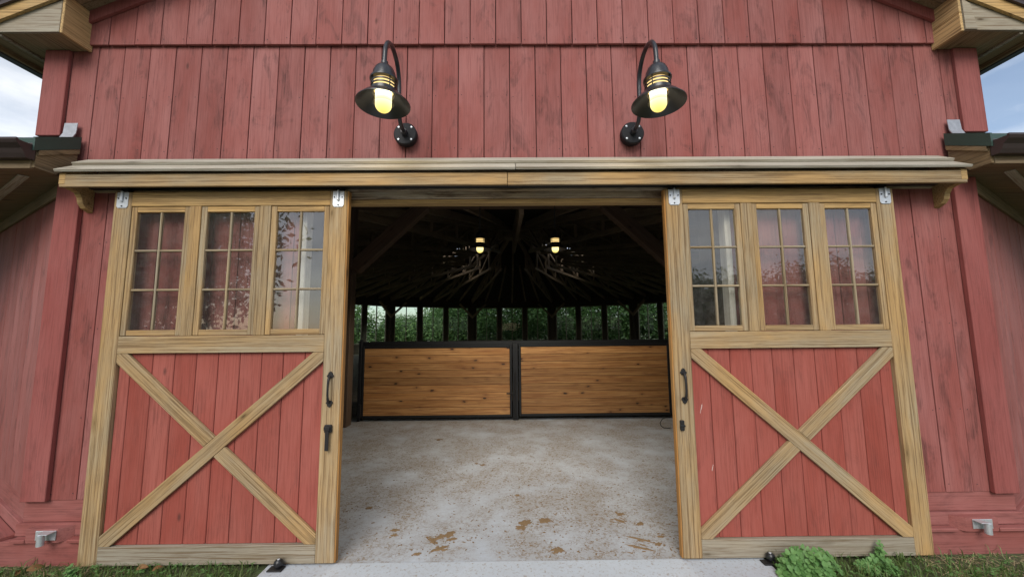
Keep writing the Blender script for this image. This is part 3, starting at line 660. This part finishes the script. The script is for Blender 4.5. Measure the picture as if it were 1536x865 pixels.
dl = sliding_door(-1.283-DW, 1, 'sliding barn door left of the doorway, leafy branches mirrored in its panes')
dr_ = sliding_door(1.283, -1, 'sliding barn door right of the doorway, clover growing against its foot')

# ================================================================== lamps
def lamp_head(t, x, y, z, k=1.0):
    """z: rim height of the shade"""
    def l(name, prof, mat, par, seg=32): return lathe(name, [(r_*k, h*k) for r_, h in prof], mat, par, (x, y, z), seg)
    cap = l('cap', [(0, .315), (.024, .315), (.026, .292), (.040, .284), (.062, .262), (.076, .230), (.081, .195), (.083, .186), (0, .186)], 'black_paint', t)
    l('cap_flange', [(.02, .184), (.094, .184), (.096, .178), (.094, .170), (.06, .170)], 'black_paint', cap)
    l('glass_collar', [(.066, .169), (.068, .169), (.068, .098), (.066, .098)], 'collar_glow', t)
    cage = l('cage_ring', [(.080, .150), (.088, .150), (.088, .142), (.080, .142), (.080, .150)], 'black_paint', t)
    l('cage_ring', [(.080, .127), (.088, .127), (.088, .119), (.080, .119), (.080, .127)], 'black_paint', t)
    l('lower_band', [(.074, .103), (.090, .103), (.092, .074), (.074, .074), (.074, .103)], 'black_paint', t)
    for i in range(4):
        a = math.pi/4+i*math.pi/2; tube('cage_rod', [(x+.084*k*math.cos(a), y+.084*k*math.sin(a), z+.100*k), (x+.084*k*math.cos(a), y+.084*k*math.sin(a), z+.172*k)], .004*k, 'black_paint', cage, 6, 1)
    l('jar_rim', [(.064, .030), (.071, .030), (.073, .018), (.071, .008), (.064, .008), (.064, .030)], 'jar_glass', t)
    l('shade', [(.072, .078), (.10, .074), (.14, .046), (.172, .010), (.182, .002), (.182, -.003), (.171, .004), (.138, .038), (.099, .066), (.072, .070), (.072, .078)], 'black_paint', t, 44)
    l('bulb', [(0, -.056)]+[(.055*math.sin(a), -.001-.055*math.cos(a)) for a in [j*math.pi/16 for j in range(1, 9)]]+[(.055, .09), (.05, .10), (0, .10)], 'bulb_glow', t)
def wall_lamp(x, label):
    t = thing('wall_lamp', label, 'lamp', (x, .117, 3.344), 'gooseneck lamps on the gable'); y, z = -.5, 3.262
    pl = lathe('wall_plate', [(0, .075), (.088, .075), (.096, .066), (.096, .02), (.088, .0), (0, 0)], 'black_plate', t, (x, .116, 3.344), 32, 'y')
    for a in range(4): lathe('screw', [(0, .007), (.008, .005), (.010, 0), (0, 0)], 'galvanised', pl, (x+.075*math.cos(R(45+90*a)), .042, 3.344+.075*math.sin(R(45+90*a))), 10, 'y')
    lathe('arm_socket', [(0, .05), (.022, .05), (.026, .04), (.028, 0), (0, 0)], 'black_paint', t, (x, .041, 3.344), 16, 'y')
    tube('arm', [(x, .02, 3.344), (x, -.05, 3.346), (x, -.105, 3.372), (x, -.132, 3.44), (x, -.140, 3.56), (x, -.155, 3.68), (x, -.215, 3.775), (x, -.32, 3.812), (x, -.425, 3.782), (x, -.485, 3.70), (x, -.5, 3.61), (x, -.5, 3.565)], .0165, 'black_paint', t, 14)
    lamp_head(t, x, y, z)
    ld = bpy.data.lights.new('lamp_light', 'SPOT'); ld.spot_size = R(178); ld.spot_blend = .2; ld.energy = 4; ld.color = (1, .78, .45); ld.shadow_soft_size = .03
    lo = bpy.data.objects.new('lamp_light', ld); COL.objects.link(lo); lo.parent = t; lo.location = Vector((x, y, z-.08))-wl(t)
wall_lamp(-.845, 'lit black gooseneck wall lamp above the left sliding door')
wall_lamp(1.058, 'lit black gooseneck wall lamp above the right sliding door')
def pendant(x, y, z, label):
    t = thing('pendant_lamp', label, 'lamp', (x, y, z), 'pendant lamps inside the doorway')
    lamp_head(t, x, y, z, .95)
    tube('cord', [(x, y, z+.29), (x, y, z+.8), (x, y, 4.50)], .007, 'black_steel', t, 8, 1)
    ld = bpy.data.lights.new('lamp_light', 'SPOT'); ld.spot_size = R(160); ld.spot_blend = .35; ld.energy = 58; ld.color = (1, .91, .76); ld.shadow_soft_size = .05
    lo = bpy.data.objects.new('lamp_light', ld); COL.objects.link(lo); lo.parent = t; lo.location = Vector((0, 0, -.08))
pendant(-.43, 2.8, 2.94, 'left one of two lit lamps hanging inside the dark doorway')
pendant(.73, 2.8, 2.935, 'right one of two lit lamps hanging inside the dark doorway')
fl = thing('floodlight', 'small white floodlight shining above the far windows', 'floodlight', (-6.2, 30.3, 3.95))
B('housing', -6.45, -5.95, 30.0, 30.25, 3.72, 4.12, 'black_steel', fl, .02); B('lens', -6.36, -6.04, 29.975, 29.995, 3.80, 4.04, 'flood_glow', fl, 0)
ld = bpy.data.lights.new('flood_beam', 'SPOT'); ld.energy = 6000; ld.color = (.95, 1, .95); ld.spot_size = R(150); ld.spot_blend = .4; ld.shadow_soft_size = .15
lo = bpy.data.objects.new('flood_beam', ld); COL.objects.link(lo); lo.parent = fl; lo.location = (0, -.36, -.03); lo.rotation_euler = (Vector((3, 30, -8))).to_track_quat('Z', 'Y').to_euler()

# ================================================================== gates
def gate(x0, x1, label, zoff=0):
    t = thing('gate', label, 'gate', ((x0+x1)/2, 4.46, .06), 'arena gates'); z0, z1 = .075+zoff, 1.415+zoff; f = .042; y0, y1 = 4.43, 4.49
    B('frame_post', x0, x0+f, y0, y1, z0, z1, 'black_steel', t, .006); B('frame_post', x1-f, x1, y0, y1, z0, z1, 'black_steel', t, .006)
    B('frame_rail', x0+f, x1-f, y0+.001, y1-.001, z0, z0+f, 'black_steel', t, .006); B('frame_rail', x0+f, x1-f, y0+.001, y1-.001, z1-f, z1, 'black_steel', t, .006)
    n = 9; h = (z1-z0-2*f)/n
    for k in range(n):
        d = random.uniform(-.002, .002); B('plank', x0+f+.001, x1-f-.001, y0+.018+d, y0+.042+d, z0+f+h*k+.0022, z0+f+h*(k+1)-.0022, 'pine', t, .004)
    for zz in (.25, 1.2): B('hinge', (x0-.05 if x0 < -1 else x1), (x0 if x0 < -1 else x1+.05), y0+.005, y1-.005, zz, zz+.08, 'black_steel', t, .006)
    return t
g1 = gate(-2.80, .058, 'pine-planked steel gate left of the black centre post')
g2 = gate(.188, 3.085, 'pine-planked steel gate right of the black centre post', .01)
cp = thing('centre_post', 'black steel post between the two planked gates', 'post', (.123, 4.46, .02))
B('tube', .071, .175, 4.42, 4.50, .021, 1.46, 'black_steel', cp, .008); B('drop_bolt', .103, .128, 4.395, 4.418, .03, .9, 'dark_iron', cp, .006); B('latch', -.05, .11, 4.40, 4.418, .50, .525, 'dark_iron', cp, .004)
rl = thing('top_rail', 'black steel rail running along behind the gate tops', 'rail', (.07, 4.56, 1.38)); B('bar', -2.86, 3.14, 4.53, 4.60, 1.36, 1.50, 'black_steel', rl, .01); B('end_plate', -2.868, -2.862, 4.5, 4.62, 1.30, 1.54, 'black_steel', rl, 0); B('end_plate', 3.142, 3.148, 4.5, 4.62, 1.30, 1.54, 'black_steel', rl, 0)
for s, x, lab in ((-1, -2.805, 'black steel hinge post at the outer end of the left gate'), (1, 3.09, 'black steel hinge post at the outer end of the right gate')):
    hp = thing('hinge_post', lab, 'post', (x, 4.46, .02), 'gate hinge posts'); B('tube', x, x+s*.058, 4.42, 4.50, .021, 1.52, 'black_steel', hp, .006); B('foot_bracket', x-.03, x+.03, 4.36, 4.418, .10, .34, 'black_steel', hp, .006)

# ================================================================== small fittings
for s, x, lab in ((-1, -3.432, 'galvanised door stop on the red sill left of the left door'), (1, 3.575, 'galvanised door stop on the red sill right of the right door')):
    t = thing('door_stop', lab, 'bracket', (x, .045, .22), 'galvanised door stops')
    B('back_plate', x-.075, x+.075, .037, .044, .195, .262, 'galvanised', t, .002)
    prism('arm', [(x-.02, .037), (x+s*-.075, .037), (x+s*-.075, -.02), (x-s*.0, -.02)], 'xy', .256, .262, 'galvanised', t, .0015)
    lathe('roller', [(0, .075), (.021, .075), (.021, 0), (0, 0)], 'galvanised', t, (x-s*.018, -.006, .181), 14)
    lathe('bolt', [(0, .01), (.010, .008), (.011, 0), (0, 0)], 'galvanised', t, (x+s*.045, .037, .222), 6, 'y')
for x, lab in ((-1.67, 'black roller guide on the slab under the left door'), (1.885, 'black roller guide beside the clover under the right door')):
    t = thing('door_guide', lab, 'door guide', (x, -.03, .02), 'door floor guides')
    B('base_plate', x-.055, x+.05, -.075, -.012, .0202, .030, 'dark_iron', t, .002)
    lathe('roller', [(0, .058), (.018, .056), (.029, .045), (.031, .03), (.026, .012), (.015, 0), (0, 0)], 'rubber', t, (x+.01, -.040, .031), 20)
    lathe('screw', [(0, .006), (.009, .003), (.01, 0), (0, 0)], 'galvanised', t, (x+.01, -.040, .088), 10)
wp = [(2.74, 3.72, .03), (2.60, 3.66, .05), (2.55, 3.66, .12), (2.62, 3.68, .20), (2.76, 3.72, .20)]
tag(tube('wire_loop', wp, .006, 'rubber', None, 8), 'thin black wire loop lying on the floor behind the right door', 'wire')

# ================================================================== mud, leaves, plants
def blob(bm, x, y, z, rx, ry, rot, h, n=11):
    c = bm.verts.new((x, y, z+h)); ring = []; mid_ = []
    for i in range(n):
        a = 2*math.pi*i/n; k = random.uniform(.55, 1.3); u, v = rx*k*math.cos(a), ry*k*math.sin(a)
        ring.append(bm.verts.new((x+u*math.cos(rot)-v*math.sin(rot), y+u*math.sin(rot)+v*math.cos(rot), z)))
        mid_.append(bm.verts.new((x+.72*(u*math.cos(rot)-v*math.sin(rot)), y+.72*(u*math.sin(rot)+v*math.cos(rot)), z+h*random.uniform(.6, 1))))
    for i in range(n):
        j = (i+1) % n; bm.faces.new((ring[i], ring[j], mid_[j], mid_[i])); bm.faces.new((mid_[i], mid_[j], c))
bm = bmesh.new()
for x, y, rx, ry, ro in ((-.62, .31, .055, .018, -1.0), (-.50, .40, .05, .022, .9), (-.57, .36, .045, .02, .6), (-.55, .19, .075, .014, .55), (-.70, .13, .025, .014, .2), (-.47, .33, .04, .016, .5),
                         (.37, .155, .036, .028, .1), (.31, .62, .05, .035, .3), (.14, .58, .05, .03, .9), (.10, .50, .04, .03, .2), (.98, .60, .055, .014, -.6), (1.02, .72, .03, .02, .2), (1.14, .54, .04, .014, .7),
                         (1.06, .29, .085, .012, -.5), (1.02, .17, .09, .011, -.45), (1.18, .22, .03, .014, .6), (1.24, .33, .03, .012, .1), (-.98, .48, .03, .015, .2), (-.96, .40, .028, .012, .1), (.08, 1.15, .02, .018, 0),
                         (-.33, 2.05, .035, .02, 0), (-.42, 2.1, .02, .012, 0), (-1.35, .9, .025, .02, 0), (-1.1, 3.2, .04, .02, 0)):
    blob(bm, x, y, .0205, rx*1.25, ry*1.45, ro, .005, 22)
    for _ in range(3): blob(bm, x+random.gauss(0, rx*.7), y+random.gauss(0, rx*.5), .0205, rx*random.uniform(.2, .5), ry*random.uniform(.4, .9), ro+random.gauss(0, .3), .004, 13)
    for _ in range(5): blob(bm, x+random.gauss(0, .07), y+random.gauss(0, .05), .0205, random.uniform(.003, .009), random.uniform(.003, .007), random.random()*3, .003, 6)
for _ in range(1100):
    x, y = random.choice((random.uniform(-1.6, 1.75), random.gauss(.5, .7))), .06+abs(random.gauss(.9, 1.2))
    if abs(x) > 1.75: continue
    r_ = random.uniform(.002, .0075); blob(bm, x, min(y, 4.2), .0205, r_*random.uniform(1, 2.6), r_, random.random()*3, r_*.5, 6)
tag(link('mud_crumbs', from_bm(bm, 'mud_crumbs'), 'mud', kind='stuff'), 'brown dried mud smears and crumbs on the concrete floor', 'mud')

def blades(name, n, xr, yr, hmin, hmax, wd, mat, label, cat, lean=.6, dens=None, z0=0.):
    vs, fs = [], []
    for _ in range(n):
        x, y = random.uniform(*xr), random.uniform(*yr)
        if dens and random.random() > dens(x, y): continue
        h = random.uniform(hmin, hmax); a = random.random()*6.283; ln = random.uniform(.1, lean)*h*1.6; w_ = wd*random.uniform(.6, 1.3)
        px, py = math.cos(a+1.57)*w_, math.sin(a+1.57)*w_; dx, dy = math.cos(a), math.sin(a); i = len(vs)
        for f, zz, ww in ((0, 0, 1), (.35, .6, .85), (1, 1-.35*min(1, ln/h), .08)):
            vs += [(x+dx*ln*f-px*ww, y+dy*ln*f-py*ww, z0+h*zz), (x+dx*ln*f+px*ww, y+dy*ln*f+py*ww, z0+h*zz)]
        fs += [(i, i+1, i+3, i+2), (i+2, i+3, i+5, i+4)]
    me = bpy.data.meshes.new(name); me.from_pydata(vs, [], fs); me.update()
    return tag(link(name, me, mat, kind='stuff'), label, cat)
def dl_(x, y): return .25 if (y > -.02 and x < -2.9) else 1
blades('grass', 9000, (-4.9, -1.83), (-1.3, .05), .035, .10, .0032, 'grass_blade', 'short grass growing left of the concrete slab', 'grass', dens=dl_)
def dr2(x, y): return (.15 if x > 3.0 and y > -.12 else .8) if x > 2.35 else 1
blades('grass', 9000, (1.90, 4.9), (-1.3, .04), .03, .11, .0034, 'grass_blade', 'short grass growing right of the concrete slab beside the clover', 'grass', dens=dr2)
blades('straw_litter', 700, (3.0, 4.6), (-.5, .05), .008, .02, .003, 'straw', 'dry straw litter lying on bare soil by the right wall', 'straw', lean=9)
blades('straw_litter', 420, (-4.2, -2.7), (-.3, .05), .008, .02, .003, 'straw', 'dry straw litter lying on bare soil by the left wall', 'straw', lean=9)
# small lawn leaves (plantain, clover) between the blades
def lawn_leaves(name, n, xr, yr, smin, smax, zmax, label):
    vs, fs = [], []
    for _ in range(n):
        x, y = random.uniform(*xr), random.uniform(*yr); z = random.uniform(.015, zmax); s = random.uniform(smin, smax); a = random.random()*6.283; ti = random.uniform(-.5, .5)
        for k in range(3):
            b1 = a+k*2.094; i = len(vs); d = (math.cos(b1), math.sin(b1)); p = (-d[1], d[0])
            for f, w_ in ((0, 0), (.55, .42), (1.0, .30), (.92, 0), (1.0, -.30), (.55, -.42)): vs.append((x+s*(d[0]*f+p[0]*w_), y+s*(d[1]*f+p[1]*w_), z+s*ti*f*d[0]+s*.15*abs(w_)))
            fs += [(i, i+1, i+2, i+3), (i, i+3, i+4, i+5)]
    me = bpy.data.meshes.new(name); me.from_pydata(vs, [], fs); me.update(); return tag(link(name, me, 'clover_leaf', kind='stuff'), label, 'ground cover')
lawn_leaves('ground_cover', 700, (-4.6, -1.84), (-1.0, -.02), .010, .022, .07, 'tiny lawn weeds mixed into the grass left of the slab')
lawn_leaves('ground_cover', 650, (1.95, 4.6), (-1.0, -.04), .010, .022, .07, 'tiny lawn weeds mixed into the grass right of the slab')
def clover(x, y, rx, ry, h, n, s0, s1, label, stems=.8):
    t = thing('clover_plant', label, 'plant', (x, y, 0)); vs, fs = [], []; sb = bmesh.new()
    lobes = [(random.uniform(-.75, .75), random.uniform(-.5, .5), random.uniform(.28, .6), random.uniform(.55, 1.0)) for _ in range(7 if rx > .1 else 2)]
    lobes = [(a_, b_, c_, d_*(1-.3*max(0, a_))) for a_, b_, c_, d_ in lobes]
    for _ in range(n):
        a = random.random()*6.283; rr = math.sqrt(random.random()); lx, ly, lr, lh = random.choice(lobes)
        px, py = x+lx*rx+lr*rx*rr*math.cos(a), y+ly*ry+lr*ry*rr*math.sin(a)
        z = h*lh*(1-rr**2*.8)*random.uniform(.35, 1.05)+.015; s = random.uniform(s0, s1); a = random.random()*6.283; tx, ty = random.uniform(-.5, .5)+.5*math.cos(math.atan2(py-y, px-x))*rr, random.uniform(-.3, .3)+.5
        for k in range(3):
            b1 = a+k*2.094; i = len(vs); d = (math.cos(b1), math.sin(b1)); p = (-d[1], d[0])
            for f, w_ in ((.02, 0), (.4, .40), (.78, .50), (1.02, .28), (.92, 0), (1.02, -.28), (.78, -.50), (.4, -.40)):
                u, v = d[0]*f+p[0]*w_, d[1]*f+p[1]*w_; vs.append((px+s*u, py+s*v, z-s*(tx*u-ty*v)*1.0+s*.22*abs(w_)))
            fs += [(i, i+1, i+2, i+3, i+4), (i, i+4, i+5, i+6, i+7)]
        if random.random() < stems:
            bx, by = x+(px-x)*.6, y+(py-y)*.6; w_ = .0016
            q4 = [sb.verts.new(c_) for c_ in ((bx-w_, by, 0), (bx+w_, by, 0), (px+w_, py, z), (px-w_, py, z))]; sb.faces.new(q4)
    me = bpy.data.meshes.new('leaves'); me.from_pydata(vs, [], fs); me.update(); link('leaves', me, 'clover_leaf', t); link('stems', from_bm(sb, 'stems'), 'clover_leaf', t)
clover(2.11, -.20, .25, .14, .22, 340, .016, .036, 'large bushy clover clump in front of the right door')
clover(2.56, -.12, .15, .09, .10, 95, .015, .027, 'low clover patch right of the big clover clump')
clover(2.70, -.06, .07, .04, .20, 26, .016, .024, 'small leggy clover sprig reaching up against the right door rail')
clover(-3.02, -.12, .07, .06, .12, 26, .014, .022, 'bright green weed at the foot of the left door')
def dead_leaf(x, y, z, s, rot, tilt, label):
    bm = bmesh.new(); n = 7; rows = []
    for i in range(n+1):
        f = i/n; w_ = .38*math.sin(math.pi*min(1, f*.94+.05))**.8*s; x_ = (f-.5)*s*1.5; cz = .22*s*math.sin(f*3.1)
        rows.append([bm.verts.new((x_, w_*k, cz+.35*abs(k)*w_*(1.5 if k > 0 else .9)+random.uniform(-.05, .05)*s)) for k in (-1, -.5, 0, .5, 1)])
    for A, Bq in zip(rows, rows[1:]):
        for k in range(4): bm.faces.new((A[k], A[k+1], Bq[k+1], Bq[k]))
    o = link('dead_leaf', from_bm(bm, 'dead_leaf'), 'dry_leaf', None, (x, y, z), smooth=True); o.rotation_euler = (tilt, random.uniform(-.3, .3), rot); o.data.materials[0] = MATS['dry_leaf']; tag(o, label, 'leaf', 'fallen dead leaves')
dead_leaf(-3.40, -.03, .045, .055, .9, 1.0, 'largest curled brown dead leaf below the left door stop')
dead_leaf(-3.50, -.05, .025, .042, 2.1, .5, 'pale dead leaf left of the large curled leaf')
dead_leaf(-2.62, -.05, .045, .05, .2, .5, 'brown dead leaf against the left end of the left door rail')
dead_leaf(-2.50, -.06, .045, .045, 1.2, .2, 'tan dead leaf under the left door rail, second from its stile')

# ================================================================== trees
def leaf_cloud(n_clump, per, cr, clr_, size, zsq=.8, cz=0, shell=.55):
    vs, fs = [], []
    for _ in range(n_clump):
        d = RNG.normal(size=3); d /= np.linalg.norm(d); rr = cr*(shell+(1-shell)*RNG.random())*(.8+.3*RNG.random()); c = np.array([d[0]*rr, d[1]*rr, cz+d[2]*rr*zsq])
        k = clr_*(.6+.7*RNG.random())
        for _ in range(per):
            p = c+RNG.normal(size=3)*k*.5; s = size*(.6+.8*RNG.random()); a = RNG.normal(size=3); a /= np.linalg.norm(a); b_ = np.cross(a, RNG.normal(size=3)); b_ /= np.linalg.norm(b_)
            i = len(vs); vs += [tuple(p-a*s), tuple(p+b_*s*.42), tuple(p+a*s), tuple(p-b_*s*.42)]; fs.append((i, i+1, i+2, i+3))
    me = bpy.data.meshes.new('crown'); me.from_pydata(vs, [], fs); me.update(); return me
def trunk_mesh(h, r_, limbs, spread):
    bm = bmesh.new()
    def limb(p, q_, r0_, r1_, seg=7):
        d = (q_-p).normalized(); s1 = d.orthogonal().normalized(); s2 = d.cross(s1); A = [bm.verts.new(p+r0_*(math.cos(6.283*k/seg)*s1+math.sin(6.283*k/seg)*s2)) for k in range(seg)]; Bq = [bm.verts.new(q_+r1_*(math.cos(6.283*k/seg)*s1+math.sin(6.283*k/seg)*s2)) for k in range(seg)]
        for k in range(seg): bm.faces.new((A[k], A[(k+1) % seg], Bq[(k+1) % seg], Bq[k]))
    limb(Vector((0, 0, -.1)), Vector((.05, 0, h*.5)), r_, r_*.7); limb(Vector((.05, 0, h*.5)), Vector((0, .1, h)), r_*.7, r_*.2)
    for k in range(limbs):
        a = 6.283*k/limbs+random.random(); z = h*random.uniform(.35, .75); limb(Vector((0, 0, z)), Vector((math.cos(a)*spread, math.sin(a)*spread, z+spread*random.uniform(.3, .9))), r_*.4, r_*.1)
    return from_bm(bm, 'trunk')
crowns = [leaf_cloud(190, 60, 2.5, 1.0, .125, 1.02) for _ in range(3)]; trunks = [trunk_mesh(5.5, .22, 7, 2.0) for _ in range(2)]
def tree(x, y, h, sc, label, group, mat='leaf_green', k=0):
    t = thing('tree', label, 'tree', (x, y, 0), group)
    c = bpy.data.objects.new('crown', crowns[k % 3].copy()); c.data.materials.append(MATS[mat]); COL.objects.link(c); c.parent = t; c.location = (0, 0, h*.50); c.scale = (sc, sc, h/5.6*1.02); c.rotation_euler.z = k*1.3
    u = link('trunk', trunks[k % 2].copy(), 'bark', t, (x, y, 0)); u.scale = (1, 1, h*.75/5.5)
far_lab = ['leftmost leafy tree behind the far arena windows', 'short tree below the patch of sky left of the floodlight', 'bright tree behind the window under the floodlight', 'leafy tree between the floodlight and the centre far windows', 'dark tree behind the centre far windows', 'dark tree right of the centre far windows', 'second tree from the right behind the far windows', 'rightmost leafy tree behind the far arena windows']
for k, (x, y, h) in enumerate(((-17.5, 36, 5.6), (-11.0, 38, 3.3), (-6.9, 43, 5.6), (-4.2, 38, 5.8), (.6, 37, 6.0), (5.4, 37.5, 6.0), (10.2, 36, 6.2), (15.0, 34, 6.2))):
    tree(x, y, h, 1.45, far_lab[k], 'trees behind the arena windows', 'leaf_green' if k < 3 else 'leaf_dark', k)
def shrub_mass():
    vs, fs = [], []
    for _ in range(520):
        c = np.array([RNG.uniform(-24, 24), RNG.uniform(33.5, 39), RNG.uniform(.2, 2.3)])
        for _ in range(22):
            p = c+RNG.normal(size=3)*.45; s_ = .15*(.6+.8*RNG.random()); a = RNG.normal(size=3); a /= np.linalg.norm(a); b_ = np.cross(a, RNG.normal(size=3)); b_ /= np.linalg.norm(b_)
            i = len(vs); vs += [tuple(p-a*s_), tuple(p+b_*s_*.42), tuple(p+a*s_), tuple(p-b_*s_*.42)]; fs.append((i, i+1, i+2, i+3))
    me = bpy.data.meshes.new('undergrowth'); me.from_pydata(vs, [], fs); me.update(); return me
tag(link('undergrowth', shrub_mass(), 'leaf_green', kind='stuff'), 'tangled green undergrowth along the foot of the far trees', 'undergrowth')
# trees behind the photographer, mirrored in the door panes
for k, (x, h) in enumerate(((8, 6.5), (16, 7.6), (24, 7.0), (32, 8.4), (41, 8.0), (50, 9.6))):
    tree(x, -33-k*1.2, h, 1.9, ['round tree mirrored low in the left panes of the right door', 'broad tree mirrored in the right door, second from the doorway', 'low tree mirrored in the middle window of the right door', 'tall tree mirrored in the middle window of the right door', 'dark tree mirrored in the outer window of the right door', 'tallest tree mirrored in the outermost panes of the right door'][k], 'treeline mirrored in the right door', 'leaf_dark', k)
big = thing('tree', 'near tree with drooping leaves mirrored in the left door windows', 'tree', (-11.2, -8.5, 0))
bc = leaf_cloud(520, 40, 3.7, 1.0, .13, .95, 0, .35); link('crown', bc, 'leaf_dark', big, (-11.2, -8.5, 4.4)); link('trunk', trunk_mesh(6.0, .3, 8, 2.8), 'bark', big, (-11.2, -8.5, 0))
